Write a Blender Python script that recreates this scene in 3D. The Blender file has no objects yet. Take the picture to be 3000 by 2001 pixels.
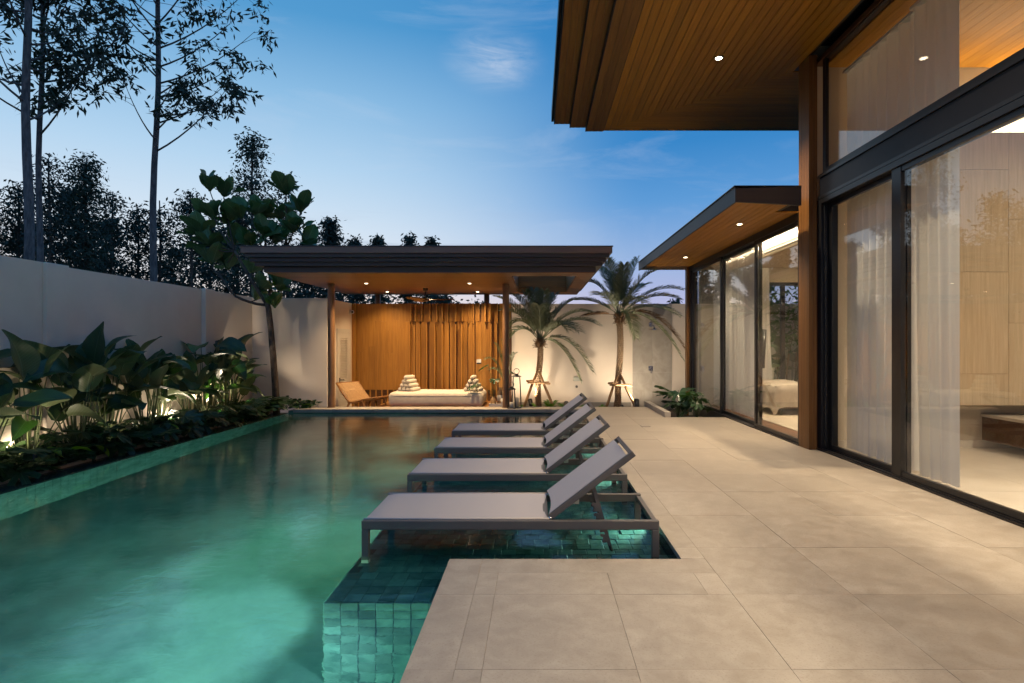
import bpy, bmesh, math, random
import numpy as np
from mathutils import Vector, Matrix, Euler
from math import radians, sin, cos, pi, sqrt, atan2

S = bpy.context.scene
COL = S.collection
EYE, F, VX, VY = 1.35, 1640.0, 1572.0, 1005.0

# ---------------------------------------------------------------- camera
cam_data = bpy.data.cameras.new("camera")
cam = bpy.data.objects.new("camera", cam_data)
COL.objects.link(cam)
cam.location = (0, 0, EYE)
cam.rotation_euler = (pi / 2, 0, 0)
cam_data.sensor_width = 36
cam_data.lens = 36 * F / 3000
cam_data.shift_x = -(VX - 1500) / 3000
cam_data.shift_y = (VY - 1000.5) / 3000
cam_data.clip_start = 0.05
cam_data.clip_end = 2000
S.camera = cam

# ---------------------------------------------------------------- render / colour
S.render.engine = 'CYCLES'
S.view_settings.view_transform = 'Standard'
S.view_settings.look = 'None'
S.view_settings.exposure = 0.0
S.view_settings.gamma = 1.0
S.view_settings.use_curve_mapping = False
cy = S.cycles
cy.use_denoising = True
try:
    cy.denoiser = 'OPENIMAGEDENOISE'
    cy.denoising_input_passes = 'RGB_ALBEDO_NORMAL'
    cy.denoising_prefilter = 'ACCURATE'
except Exception:
    pass
cy.max_bounces = 10
cy.diffuse_bounces = 4
cy.glossy_bounces = 4
cy.transmission_bounces = 8
cy.transparent_max_bounces = 24
cy.sample_clamp_indirect = 3.0
cy.caustics_reflective = False
cy.caustics_refractive = True
cy.blur_glossy = 0.5


# ---------------------------------------------------------------- node helper
class NT:
    def __init__(self, tree):
        self.t = tree
        self.t.nodes.clear()

    def n(self, kind, inputs=None, **props):
        nd = self.t.nodes.new(kind)
        for k, v in props.items():
            setattr(nd, k, v)
        for k, v in (inputs or {}).items():
            if isinstance(v, bpy.types.NodeSocket):
                self.t.links.new(v, nd.inputs[k])
            else:
                try:
                    nd.inputs[k].default_value = v
                except TypeError:
                    nd.inputs[k].default_value = tuple(v)[:3]
        return nd

    def math(self, op, a, b=0.0, clamp=False):
        nd = self.n('ShaderNodeMath', {0: a, 1: b}, operation=op)
        nd.use_clamp = clamp
        return nd.outputs[0]

    def ramp(self, fac, stops, interp='LINEAR'):
        nd = self.n('ShaderNodeValToRGB', {'Fac': fac})
        cr = nd.color_ramp
        cr.interpolation = interp
        while len(cr.elements) > 1:
            cr.elements.remove(cr.elements[-1])
        for i, (p, c) in enumerate(stops):
            e = cr.elements[0] if i == 0 else cr.elements.new(p)
            e.position = p
            e.color = (c[0], c[1], c[2], 1) if not isinstance(c, (int, float)) else (c, c, c, 1)
        return nd.outputs['Color']

    def mix(self, fac, a, b, blend='MIX'):
        nd = self.t.nodes.new('ShaderNodeMix')
        nd.data_type = 'RGBA'
        nd.blend_type = blend
        for i, v in ((0, fac), (6, a), (7, b)):
            if isinstance(v, bpy.types.NodeSocket):
                self.t.links.new(v, nd.inputs[i])
            else:
                nd.inputs[i].default_value = v if i == 0 else (v[0], v[1], v[2], 1)
        return nd.outputs[2]


# ---------------------------------------------------------------- sky (dusk): one smooth gradient by elevation and bearing
world = bpy.data.worlds.new("World")
S.world = world
world.use_nodes = True
w = NT(world.node_tree)
tc = w.n('ShaderNodeTexCoord')
sep = w.n('ShaderNodeSeparateXYZ', {0: tc.outputs['Generated']})
X, Y, Z = sep.outputs
zc = w.math('MAXIMUM', Z, 0.0)
hor = w.math('SQRT', w.math('ADD', w.math('ADD', w.math('MULTIPLY', X, X), w.math('MULTIPLY', Y, Y)), 1e-5))
az = 34
cdot = w.math('DIVIDE', w.math('ADD', w.math('MULTIPLY', X, -sin(radians(az))), w.math('MULTIPLY', Y, cos(radians(az)))), hor)
side = w.n('ShaderNodeMapRange', {0: cdot, 1: 0.70, 2: 1.0, 3: 0.0, 4: 1.0}, interpolation_type='SMOOTHSTEP').outputs[0]
warm = w.ramp(zc, [(0.0, (0.96, 0.70, 0.52)), (0.05, (0.93, 0.76, 0.66)), (0.11, (0.80, 0.82, 0.86)), (0.19, (0.64, 0.76, 0.88)),
                   (0.28, (0.45, 0.65, 0.85)), (0.38, (0.26, 0.50, 0.76)), (0.48, (0.085, 0.32, 0.62)), (0.58, (0.06, 0.27, 0.57)), (1.0, (0.06, 0.21, 0.47))])
cool = w.ramp(zc, [(0.0, (0.50, 0.44, 0.62)), (0.07, (0.46, 0.48, 0.72)), (0.15, (0.29, 0.44, 0.72)), (0.24, (0.11, 0.32, 0.66)),
                   (0.33, (0.04, 0.235, 0.57)), (0.45, (0.022, 0.20, 0.53)), (0.6, (0.03, 0.19, 0.49)), (1.0, (0.05, 0.19, 0.44))])
sky = w.mix(side, cool, warm)
# thin high cloud
mp = w.n('ShaderNodeMapping', {0: tc.outputs['Generated'], 'Rotation': (0.2, 0.5, 0.5), 'Scale': (1.0, 1.6, 5.5)})
cn = w.n('ShaderNodeTexNoise', {'Vector': mp.outputs[0], 'Scale': 2.6, 'Detail': 9.0, 'Roughness': 0.62, 'Distortion': 0.9})
cmask = w.ramp(cn.outputs[0], [(0.50, 0.0), (0.78, 0.42)])
# one feathery wisp
wd = Vector((1445 - VX, F, VY - 175)).normalized()
wisp_u = w.n('ShaderNodeVectorMath', {0: tc.outputs['Generated'], 1: wd}, operation='SUBTRACT')
mp2 = w.n('ShaderNodeMapping', {0: wisp_u.outputs[0], 'Rotation': (0, radians(28), 0), 'Scale': (12.0, 6.0, 21.0)})
ln = w.n('ShaderNodeVectorMath', {0: mp2.outputs[0]}, operation='LENGTH')
nz2 = w.n('ShaderNodeTexNoise', {'Vector': w.n('ShaderNodeMapping', {0: wisp_u.outputs[0], 'Rotation': (0, radians(28), 0), 'Scale': (5, 5, 26)}).outputs[0],
                                 'Scale': 1.6, 'Detail': 8.0, 'Roughness': 0.65, 'Distortion': 1.1})
fall = w.n('ShaderNodeMapRange', {0: ln.outputs['Value'], 1: 0.0, 2: 1.15, 3: 1.0, 4: 0.0}, interpolation_type='SMOOTHSTEP').outputs[0]
wm = w.math('MULTIPLY', fall, w.ramp(nz2.outputs[0], [(0.30, 0.0), (0.75, 1.0)]), clamp=True)
cl = w.math('MULTIPLY', w.math('ADD', w.math('MULTIPLY', cmask, 0.55), w.math('MULTIPLY', wm, 0.8)), w.math('MULTIPLY', zc, 4.0, clamp=True), clamp=True)
# low grey streaks near the sunset
mp3 = w.n('ShaderNodeMapping', {0: tc.outputs['Generated'], 'Scale': (2.0, 2.0, 26.0)})
cn3 = w.n('ShaderNodeTexNoise', {'Vector': mp3.outputs[0], 'Scale': 1.9, 'Detail': 5.0})
st = w.ramp(cn3.outputs[0], [(0.56, 0.0), (0.72, 0.55)])
low = w.ramp(zc, [(0.10, 0.0), (0.17, 1.0), (0.24, 0.0)])
sky = w.mix(w.math('MULTIPLY', w.math('MULTIPLY', st, low), side), sky, (0.36, 0.44, 0.58))
sky = w.mix(cl, sky, (0.60, 0.68, 0.82))
bg = w.n('ShaderNodeBackground', {0: sky, 1: 1.03})
wo = w.n('ShaderNodeOutputWorld', {0: bg.outputs[0]})

# ---------------------------------------------------------------- materials
MATS = {}
LOC = {}


def newmat(name):
    m = bpy.data.materials.new(name)
    m.use_nodes = True
    MATS[name] = m
    nt = NT(m.node_tree)
    out = nt.n('ShaderNodeOutputMaterial')
    return m, nt, out


def pos(nt, scale=(1, 1, 1), rnd=False):
    g = nt.n('ShaderNodeNewGeometry')
    v = g.outputs['Position']
    if rnd:
        oi = nt.n('ShaderNodeObjectInfo')
        off = nt.n('ShaderNodeVectorMath', {0: v, 1: nt.n('ShaderNodeCombineXYZ', {0: nt.math('MULTIPLY', oi.outputs['Random'], 37.0), 1: nt.math('MULTIPLY', oi.outputs['Random'], 91.0), 2: nt.math('MULTIPLY', oi.outputs['Random'], 13.0)}).outputs[0]}, operation='ADD')
        v = off.outputs[0]
    return nt.n('ShaderNodeMapping', {0: v, 'Scale': scale}).outputs[0]


def std(name, col, col2=None, rough=0.6, scale=6.0, stretch=(1, 1, 1), bump=0.15, rnd=0.0, detail=6.0, metal=0.0, spec=0.5, lo=0.35, hi=0.65, rough2=None, dist=0.0, bscale=None, bdist=0.01):
    m, nt, out = newmat(name)
    v = pos(nt, stretch, rnd > 0)
    nz = nt.n('ShaderNodeTexNoise', {'Vector': v, 'Scale': scale, 'Detail': detail, 'Roughness': 0.6, 'Distortion': dist})
    fac = nt.ramp(nz.outputs[0], [(lo, 0.0), (hi, 1.0)])
    c = nt.mix(fac, col, col2 or col)
    if rnd:
        oi = nt.n('ShaderNodeObjectInfo')
        k = nt.n('ShaderNodeMapRange', {0: oi.outputs['Random'], 3: 1 - rnd, 4: 1 + rnd}).outputs[0]
        hs = nt.n('ShaderNodeHueSaturation', {'Color': c, 'Value': k})
        c = hs.outputs[0]
    b = nt.n('ShaderNodeBsdfPrincipled', {'Base Color': c, 'Roughness': rough, 'Metallic': metal, 'Specular IOR Level': spec})
    if rough2 is not None:
        rr = nt.n('ShaderNodeMapRange', {0: nz.outputs[0], 1: 0.3, 2: 0.7, 3: rough, 4: rough2}).outputs[0]
        nt.t.links.new(rr, b.inputs['Roughness'])
    if bump:
        nb = nz.outputs[0]
        if bscale:
            nb = nt.n('ShaderNodeTexNoise', {'Vector': v, 'Scale': bscale, 'Detail': 4.0}).outputs[0]
        bp = nt.n('ShaderNodeBump', {'Height': nb, 'Strength': bump, 'Distance': bdist})
        nt.t.links.new(bp.outputs[0], b.inputs['Normal'])
    nt.t.links.new(b.outputs[0], out.inputs[0])
    return m


def wood(name, axis, a, b, rough=0.45, rnd=0.16, spec=0.4):
    st = [26, 26, 26]
    st[axis] = 1.1
    return std(name, a, b, rough=rough, scale=1.6, stretch=tuple(st), bump=0.12, rnd=rnd, detail=8, lo=0.3, hi=0.72, spec=spec, dist=0.4, bdist=0.004)


W1, W2 = (0.30, 0.122, 0.010), (0.48, 0.22, 0.022)
for i, ax in enumerate('xyz'):
    wood('wood_' + ax, i, W1, W2)
    wood('eave_' + ax, i, (0.15, 0.066, 0.014), (0.26, 0.118, 0.024), rough=0.5)
wood('slat_wood', 2, (0.25, 0.108, 0.016), (0.40, 0.185, 0.032), rough=0.5, rnd=0.10)
wood('pavilion_ply', 0, (0.21, 0.086, 0.022), (0.31, 0.132, 0.036), rough=0.38)
wood('post_wood', 2, (0.13, 0.055, 0.014), (0.22, 0.098, 0.026), rough=0.5)
wood('teak', 2, (0.20, 0.085, 0.022), (0.36, 0.16, 0.045), rough=0.5)
wood('oak_panel', 2, (0.42, 0.34, 0.23), (0.56, 0.46, 0.33), rough=0.5, rnd=0.04)
wood('dark_wood', 0, (0.06, 0.025, 0.010), (0.12, 0.05, 0.02), rough=0.4)
wood('floor_wood', 0, (0.13, 0.045, 0.014), (0.22, 0.085, 0.028), rough=0.3, rnd=0.15)
wood('pole_wood', 2, (0.22, 0.12, 0.055), (0.36, 0.21, 0.10), rough=0.75)
std('stucco', (0.74, 0.63, 0.51), (0.81, 0.70, 0.58), rough=0.85, scale=1.3, bump=0.10, bscale=60, lo=0.3, hi=0.7, spec=0.2, bdist=0.003)
std('stone', (0.325, 0.272, 0.21), (0.425, 0.368, 0.298), rough=0.36, rough2=0.55, scale=9.0, rnd=0.06, detail=15, dist=0.5, bump=0.08, bscale=70, lo=0.33, hi=0.68, bdist=0.004, spec=0.4)
def speckle(name, amt=0.10):
    m = MATS[name]
    t = m.node_tree
    b = [n for n in t.nodes if n.type == 'BSDF_PRINCIPLED'][0]
    src = b.inputs['Base Color'].links[0].from_socket
    nt = NT.__new__(NT)
    nt.t = t
    g = nt.n('ShaderNodeNewGeometry')
    f = nt.n('ShaderNodeTexNoise', {'Vector': g.outputs['Position'], 'Scale': 90.0, 'Detail': 5.0, 'Roughness': 0.7})
    v = nt.n('ShaderNodeTexNoise', {'Vector': g.outputs['Position'], 'Scale': 1.1, 'Detail': 3.0})
    c = nt.mix(nt.ramp(f.outputs[0], [(0.36, 0.35), (0.46, 0.0)]), src, (0.20, 0.155, 0.115))
    c = nt.mix(nt.ramp(v.outputs[0], [(0.40, 0.14), (0.60, 0.0)]), c, (0.27, 0.215, 0.16))
    t.links.new(c, b.inputs['Base Color'])


speckle('stone')
std('stone_coping', (0.34, 0.30, 0.25), (0.43, 0.385, 0.33), rough=0.5, scale=3.5, rnd=0.05, detail=10, dist=0.8, bump=0.05, bscale=60, spec=0.35, bdist=0.004)
std('grout', (0.30, 0.255, 0.205), rough=0.9, bump=0)
std('pool_stone', (0.085, 0.20, 0.165), (0.22, 0.40, 0.33), rough=0.5, scale=4.5, rnd=0.34, detail=9, dist=0.9, bump=0.35, bscale=22, bdist=0.006)
std('pool_floor', (0.062, 0.140, 0.112), (0.135, 0.26, 0.21), rough=0.6, scale=2.2, detail=9, bump=0.3, bscale=14, bdist=0.01)
std('pool_grout', (0.055, 0.115, 0.095), rough=0.9, bump=0)
std('dark_stone', (0.022, 0.032, 0.030), (0.05, 0.065, 0.058), rough=0.10, rough2=0.22, scale=5, bump=0.05, spec=0.6)
std('soil', (0.028, 0.020, 0.014), (0.055, 0.04, 0.028), rough=0.95, scale=9, bump=0.9, bscale=30, bdist=0.03)
std('lawn', (0.03, 0.05, 0.02), (0.06, 0.07, 0.035), rough=0.95, scale=0.6, bump=0.5)
std('black_metal', (0.007, 0.007, 0.008), (0.010, 0.010, 0.012), rough=0.36, scale=3, bump=0.0, spec=0.5)
std('fascia_metal', (0.009, 0.010, 0.014), (0.013, 0.014, 0.019), rough=0.42, scale=3, bump=0.0, spec=0.22)
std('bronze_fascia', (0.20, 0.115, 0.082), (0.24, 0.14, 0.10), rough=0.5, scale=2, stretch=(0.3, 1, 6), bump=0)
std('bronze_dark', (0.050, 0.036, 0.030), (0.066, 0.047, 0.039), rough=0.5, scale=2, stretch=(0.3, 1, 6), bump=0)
std('post_brown', (0.20, 0.098, 0.045), (0.25, 0.125, 0.058), rough=0.42, scale=5, bump=0)
std('taupe_metal', (0.125, 0.108, 0.094), (0.14, 0.122, 0.106), rough=0.42, scale=4, bump=0)
std('sling', (0.47, 0.42, 0.40), (0.51, 0.46, 0.435), rough=0.62, scale=240, bump=0.12, bdist=0.001, spec=0.3)
std('steel', (0.5, 0.5, 0.5), rough=0.25, metal=1.0, bump=0)
std('plastic_pale', (0.5, 0.5, 0.42), rough=0.5, bump=0)
std('plastic_white', (0.74, 0.72, 0.68), rough=0.4, bump=0)
std('paint_white', (0.62, 0.57, 0.50), (0.66, 0.61, 0.54), rough=0.5, bump=0)
std('linen', (0.58, 0.51, 0.42), (0.64, 0.57, 0.48), rough=0.9, scale=9, bump=0.25, bscale=180, bdist=0.002, spec=0.15)
std('throw', (0.40, 0.35, 0.29), (0.50, 0.44, 0.37), rough=0.95, scale=14, bump=0.5, bscale=90, bdist=0.006, spec=0.1)
std('rattan', (0.34, 0.19, 0.075), (0.52, 0.32, 0.15), rough=0.7, scale=70, bump=0.7, bdist=0.004)
std('rug', (0.52, 0.44, 0.34), (0.58, 0.50, 0.40), rough=0.95, scale=25, bump=0.4)
std('int_wall', (0.50, 0.43, 0.33), (0.54, 0.47, 0.37), rough=0.8, scale=2, bump=0)
std('int_tile', (0.48, 0.42, 0.34), (0.55, 0.49, 0.41), rough=0.32, scale=2.2, detail=9, bump=0, rnd=0.03)
std('ceiling_paint', (0.56, 0.47, 0.36), rough=0.7, bump=0)
std('bark_pale', (0.075, 0.068, 0.065), (0.17, 0.155, 0.145), rough=0.9, scale=5, stretch=(3, 3, 0.8), bump=0.6, bdist=0.03)
std('bark_dark', (0.06, 0.042, 0.03), (0.13, 0.095, 0.07), rough=0.9, scale=12, stretch=(2, 2, 0.7), bump=0.7, bdist=0.02)
std('palm_bark', (0.20, 0.13, 0.075), (0.36, 0.25, 0.15), rough=0.85, scale=18, bump=0.6, bdist=0.01)
std('palm_fibre', (0.10, 0.055, 0.026), (0.22, 0.12, 0.055), rough=0.9, scale=25, bump=0.6, bdist=0.01)
std('candle_wax', (0.75, 0.66, 0.52), rough=0.5, bump=0)
std('wet_black', (0.02, 0.02, 0.02), rough=0.3, bump=0)


def leafmat(name, top, under, trans=0.25, rough=0.42, rnd=0.2, veins=0.0, mid=0.006):
    m, nt, out = newmat(name)
    g = nt.n('ShaderNodeNewGeometry')
    oi = nt.n('ShaderNodeObjectInfo')
    nz = nt.n('ShaderNodeTexNoise', {'Vector': pos(nt, (1, 1, 1), True), 'Scale': 5.0, 'Detail': 4.0})
    k = nt.n('ShaderNodeMapRange', {0: nt.math('ADD', nt.math('MULTIPLY', oi.outputs['Random'], 0.5), nt.math('MULTIPLY', nz.outputs[0], 0.5)), 3: 1 - rnd * 1.6, 4: 1 + rnd * 1.6}).outputs[0]
    c = nt.mix(g.outputs['Backfacing'], top, under)
    c = nt.n('ShaderNodeHueSaturation', {'Color': c, 'Value': k}).outputs[0]
    hgt = None
    if veins:                       # paler midrib and fine side veins, in the leaf's own coordinates
        tco = nt.n('ShaderNodeTexCoord')
        sx = nt.n('ShaderNodeSeparateXYZ', {0: tco.outputs['Object']})
        ax = nt.math('ABSOLUTE', sx.outputs[0])
        rib = nt.n('ShaderNodeMapRange', {0: ax, 1: 0.0, 2: mid, 3: 1.0, 4: 0.0}).outputs[0]
        wv = nt.math('SINE', nt.math('MULTIPLY', nt.math('SUBTRACT', sx.outputs[1], nt.math('MULTIPLY', ax, 0.9)), veins))
        wv = nt.n('ShaderNodeMapRange', {0: wv, 1: 0.2, 2: 1.0, 3: 0.0, 4: 0.22}).outputs[0]
        hgt = nt.math('ADD', rib, wv)
        c = nt.mix(nt.math('MULTIPLY', hgt, 0.55, clamp=True), c, nt.n('ShaderNodeHueSaturation', {'Color': c, 'Saturation': 0.8, 'Value': 2.4}).outputs[0])
        edge = nt.n('ShaderNodeTexNoise', {'Vector': pos(nt, (1, 1, 1), True), 'Scale': 9.0, 'Detail': 3.0})
        c = nt.mix(nt.ramp(edge.outputs[0], [(0.68, 0.0), (0.80, 0.6)]), c, (0.10, 0.065, 0.03))
    b = nt.n('ShaderNodeBsdfPrincipled', {'Base Color': c, 'Roughness': rough, 'Specular IOR Level': 0.45})
    if hgt is not None:
        bpn = nt.n('ShaderNodeBump', {'Height': hgt, 'Strength': 0.35, 'Distance': 0.004})
        nt.t.links.new(bpn.outputs[0], b.inputs['Normal'])
    tr = nt.n('ShaderNodeBsdfTranslucent', {0: nt.n('ShaderNodeHueSaturation', {'Color': c, 'Saturation': 1.35, 'Value': 1.5}).outputs[0]})
    mx = nt.n('ShaderNodeMixShader', {0: trans, 1: b.outputs[0], 2: tr.outputs[0]})
    nt.t.links.new(mx.outputs[0], out.inputs[0])
    return m


leafmat('calathea_leaf', (0.030, 0.062, 0.020), (0.125, 0.155, 0.075), 0.18, veins=260, mid=0.005)
leafmat('monstera_leaf', (0.024, 0.060, 0.022), (0.045, 0.085, 0.03), 0.16, rough=0.33, veins=170, mid=0.006)
leafmat('fiddle_leaf', (0.085, 0.155, 0.048), (0.10, 0.15, 0.06), 0.22, rough=0.38, veins=150, mid=0.007)
leafmat('tree_leaf', (0.036, 0.058, 0.036), (0.042, 0.062, 0.040), 0.12, rough=0.6)
leafmat('tree_leaf_dark', (0.024, 0.042, 0.028), (0.028, 0.045, 0.030), 0.10, rough=0.6)
leafmat('palm_leaf', (0.115, 0.14, 0.07), (0.13, 0.145, 0.08), 0.15, rough=0.45)
leafmat('palm_leaf_dry', (0.16, 0.085, 0.035), (0.14, 0.08, 0.035), 0.15, rough=0.6)
leafmat('fern_leaf', (0.08, 0.19, 0.025), (0.08, 0.17, 0.03), 0.3, rough=0.5)
leafmat('lime_leaf', (0.20, 0.30, 0.03), (0.19, 0.28, 0.04), 0.35)
leafmat('stem_green', (0.085, 0.11, 0.04), (0.085, 0.11, 0.04), 0.0, rough=0.5)


def glassmat(name, tint=(0.93, 0.95, 0.93), ior=1.5, rough=0.004, boost=1.0):
    m, nt, out = newmat(name)
    g = nt.n('ShaderNodeNewGeometry')
    dt = nt.n('ShaderNodeVectorMath', {0: g.outputs['Normal'], 1: g.outputs['Incoming']}, operation='DOT_PRODUCT')
    c = nt.math('SUBTRACT', 1.0, nt.math('ABSOLUTE', dt.outputs['Value']), clamp=True)
    f0 = ((ior - 1) / (ior + 1)) ** 2       # reflectance is the same from both sides of a thin pane
    fac = nt.math('MULTIPLY', nt.math('ADD', nt.math('MULTIPLY', nt.math('POWER', c, 5.0), 1 - f0), f0), boost, clamp=True)
    tr = nt.n('ShaderNodeBsdfTransparent', {0: (*tint, 1)})
    gl = nt.n('ShaderNodeBsdfGlossy', {0: (1, 1, 1, 1), 'Roughness': rough})
    mx = nt.n('ShaderNodeMixShader', {0: fac, 1: tr.outputs[0], 2: gl.outputs[0]})
    nt.t.links.new(mx.outputs[0], out.inputs[0])
    return m


glassmat('glass', tint=(0.96, 0.97, 0.96), boost=1.3)
glassmat('glass_plain', boost=0.8)

m, nt, out = newmat('sheer')
v = pos(nt)
nz = nt.n('ShaderNodeTexNoise', {'Vector': nt.n('ShaderNodeMapping', {0: v, 'Scale': (3, 3, 160)}).outputs[0], 'Scale': 2.0, 'Detail': 3.0})
cc = nt.mix(nz.outputs[0], (0.79, 0.77, 0.73), (0.87, 0.85, 0.81))
df = nt.n('ShaderNodeBsdfDiffuse', {0: cc})
tl = nt.n('ShaderNodeBsdfTranslucent', {0: cc})
tp = nt.n('ShaderNodeBsdfTransparent', {0: (1, 1, 1, 1)})
a = nt.n('ShaderNodeMixShader', {0: 0.28, 1: df.outputs[0], 2: tl.outputs[0]})
b = nt.n('ShaderNodeMixShader', {0: 0.03, 1: a.outputs[0], 2: tp.outputs[0]})
nt.t.links.new(b.outputs[0], out.inputs[0])

# pool water: one real refracting and reflecting surface, softened by slow ripples
m, nt, out = newmat('water')
v = pos(nt)
n1 = nt.n('ShaderNodeTexNoise', {'Vector': nt.n('ShaderNodeMapping', {0: v, 'Scale': (1.0, 1.6, 1)}).outputs[0], 'Scale': 5.0, 'Detail': 4.0, 'Roughness': 0.55, 'Distortion': 0.4})
bp = nt.n('ShaderNodeBump', {'Height': n1.outputs[0], 'Strength': 0.15, 'Distance': 0.02})
rf = nt.n('ShaderNodeBsdfRefraction', {0: (0.60, 0.92, 0.90, 1), 'Roughness': 0.05, 'IOR': 1.33, 'Normal': bp.outputs[0]})
gl = nt.n('ShaderNodeBsdfGlossy', {0: (1, 1, 1, 1), 'Roughness': 0.10, 'Normal': bp.outputs[0]})
fr = nt.n('ShaderNodeFresnel', {'IOR': 1.33, 'Normal': bp.outputs[0]})
mx = nt.n('ShaderNodeMixShader', {0: fr.outputs[0], 1: rf.outputs[0], 2: gl.outputs[0]})
nt.t.links.new(mx.outputs[0], out.inputs[0])


def emit(name, col, strength):
    m, nt, out = newmat(name)
    e = nt.n('ShaderNodeEmission', {0: (*col, 1), 1: strength})
    nt.t.links.new(e.outputs[0], out.inputs[0])
    return m


emit('lamp_warm', (1.0, 0.80, 0.52), 14.0)
emit('cove_warm', (1.0, 0.82, 0.56), 2.6)
emit('lamp_pool', (0.75, 1.0, 0.95), 6.0)


# ---------------------------------------------------------------- mesh helper
class MB:
    def __init__(self):
        self.v, self.f = [], []

    def add(self, vs, fs):
        n = len(self.v)
        self.v += [tuple(p) for p in vs]
        self.f += [tuple(i + n for i in f) for f in fs]
        return self

    def box(self, x0, x1, y0, y1, z0, z1, M=None):
        vs = [Vector(p) for p in ((x0, y0, z0), (x1, y0, z0), (x1, y1, z0), (x0, y1, z0), (x0, y0, z1), (x1, y0, z1), (x1, y1, z1), (x0, y1, z1))]
        if M:
            vs = [M @ p for p in vs]
        return self.add(vs, [(0, 3, 2, 1), (4, 5, 6, 7), (0, 1, 5, 4), (1, 2, 6, 5), (2, 3, 7, 6), (3, 0, 4, 7)])

    def bar(self, a, b, wd, ht, up=(0, 0, 1)):
        a, b = Vector(a), Vector(b)
        d = (b - a)
        L = d.length
        d.normalize()
        s = d.cross(Vector(up))
        if s.length < 1e-4:
            s = d.cross(Vector((1, 0, 0)))
        s.normalize()
        u = s.cross(d)
        M = Matrix((s, d, u)).transposed().to_4x4()
        M.translation = a
        return self.box(-wd / 2, wd / 2, 0, L, -ht / 2, ht / 2, M)

    def tube(self, pts, r, n=8, cap=True):
        pts = [Vector(p) for p in pts]
        rs = r if isinstance(r, (list, tuple)) else [r] * len(pts)
        vs, fs = [], []
        s = None
        for i, p in enumerate(pts):
            d = (pts[min(i + 1, len(pts) - 1)] - pts[max(i - 1, 0)]).normalized()
            if s is None:
                s = d.cross(Vector((0, 0, 1)))
                if s.length < 1e-3:
                    s = d.cross(Vector((1, 0, 0)))
            s = (s - d * s.dot(d))
            s.normalize()
            u = d.cross(s)
            for k in range(n):
                a = 2 * pi * k / n
                vs.append(p + (s * cos(a) + u * sin(a)) * rs[i])
        for i in range(len(pts) - 1):
            for k in range(n):
                k2 = (k + 1) % n
                fs.append((i * n + k, i * n + k2, (i + 1) * n + k2, (i + 1) * n + k))
        if cap:
            fs.append(tuple(range(n - 1, -1, -1)))
            fs.append(tuple((len(pts) - 1) * n + k for k in range(n)))
        return self.add(vs, fs)

    def lathe(self, prof, c=(0, 0, 0), n=20):
        vs, fs = [], []
        for (r, z) in prof:
            for k in range(n):
                a = 2 * pi * k / n
                vs.append((c[0] + r * cos(a), c[1] + r * sin(a), c[2] + z))
        for i in range(len(prof) - 1):
            for k in range(n):
                k2 = (k + 1) % n
                fs.append((i * n + k, i * n + k2, (i + 1) * n + k2, (i + 1) * n + k))
        fs.append(tuple(range(n - 1, -1, -1)))
        fs.append(tuple((len(prof) - 1) * n + k for k in range(n)))
        return self.add(vs, fs)

    def prism(self, poly, lift, M=None):
        """poly: 2-D outline (x, y) extruded from lift[0] to lift[1] along z, then moved by M"""
        n = len(poly)
        vs = [Vector((x, y, lift[0])) for x, y in poly] + [Vector((x, y, lift[1])) for x, y in poly]
        if M:
            vs = [M @ p for p in vs]
        fs = [tuple(range(n - 1, -1, -1)), tuple(range(n, 2 * n))]
        fs += [(i, (i + 1) % n, n + (i + 1) % n, n + i) for i in range(n)]
        return self.add(vs, fs)

    def grid(self, fn, nu, nv, closed=False):
        vs = [fn(i / nu, j / nv) for i in range(nu + 1) for j in range(nv + 1)]
        fs = [(i * (nv + 1) + j, (i + 1) * (nv + 1) + j, (i + 1) * (nv + 1) + j + 1, i * (nv + 1) + j + 1) for i in range(nu) for j in range(nv)]
        return self.add(vs, fs)

    def mesh(self, name, mat=None, smooth=False, bevel=0.0, seg=1):
        me = bpy.data.meshes.new(name)
        me.from_pydata(self.v, [], self.f)
        if bevel:
            bm = bmesh.new()
            bm.from_mesh(me)
            bmesh.ops.bevel(bm, geom=bm.edges[:], offset=bevel, segments=seg, affect='EDGES', profile=0.6)
            bm.to_mesh(me)
            bm.free()
        if mat:
            me.materials.append(MATS[mat])
        if smooth:
            me.polygons.foreach_set('use_smooth', [True] * len(me.polygons))
        me.update()
        return me

    def build(self, name, mat, parent=None, smooth=False, bevel=0.0, seg=1, **tags):
        return put(name, self.mesh(name, mat, smooth, bevel, seg), parent, **tags)


def tag(o, label=None, cat=None, group=None, kind=None):
    if label:
        o['label'] = label
    if cat:
        o['category'] = cat
    if group:
        o['group'] = group
    if kind:
        o['kind'] = kind
    return o


def put(name, me, parent=None, mat4=None, world_space=True, **tags):
    o = bpy.data.objects.new(name, me)
    COL.objects.link(o)
    if mat4 is not None:
        o.matrix_basis = mat4
    if parent:
        o.parent = parent
        if world_space:
            if parent.name in LOC:
                o.matrix_parent_inverse = Matrix.Translation(-LOC[parent.name])
    tag(o, **tags)
    return o


def thing(name, label, cat, loc=(0, 0, 0), group=None):
    o = bpy.data.objects.new(name, None)
    COL.objects.link(o)
    o.location = loc
    LOC[o.name] = Vector(loc)
    o.empty_display_size = 0.1
    return tag(o, label, cat, group)


def copy_tree(o, parent=None):
    c = o.copy()
    COL.objects.link(c)
    c.parent = parent
    if parent:
        c.matrix_parent_inverse = o.matrix_parent_inverse.copy()
    for ch in list(o.children):
        copy_tree(ch, c)
    return c


def P(u, v, d):
    return Vector(((u - VX) * d / F, d, EYE + (VY - v) * d / F))


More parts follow.
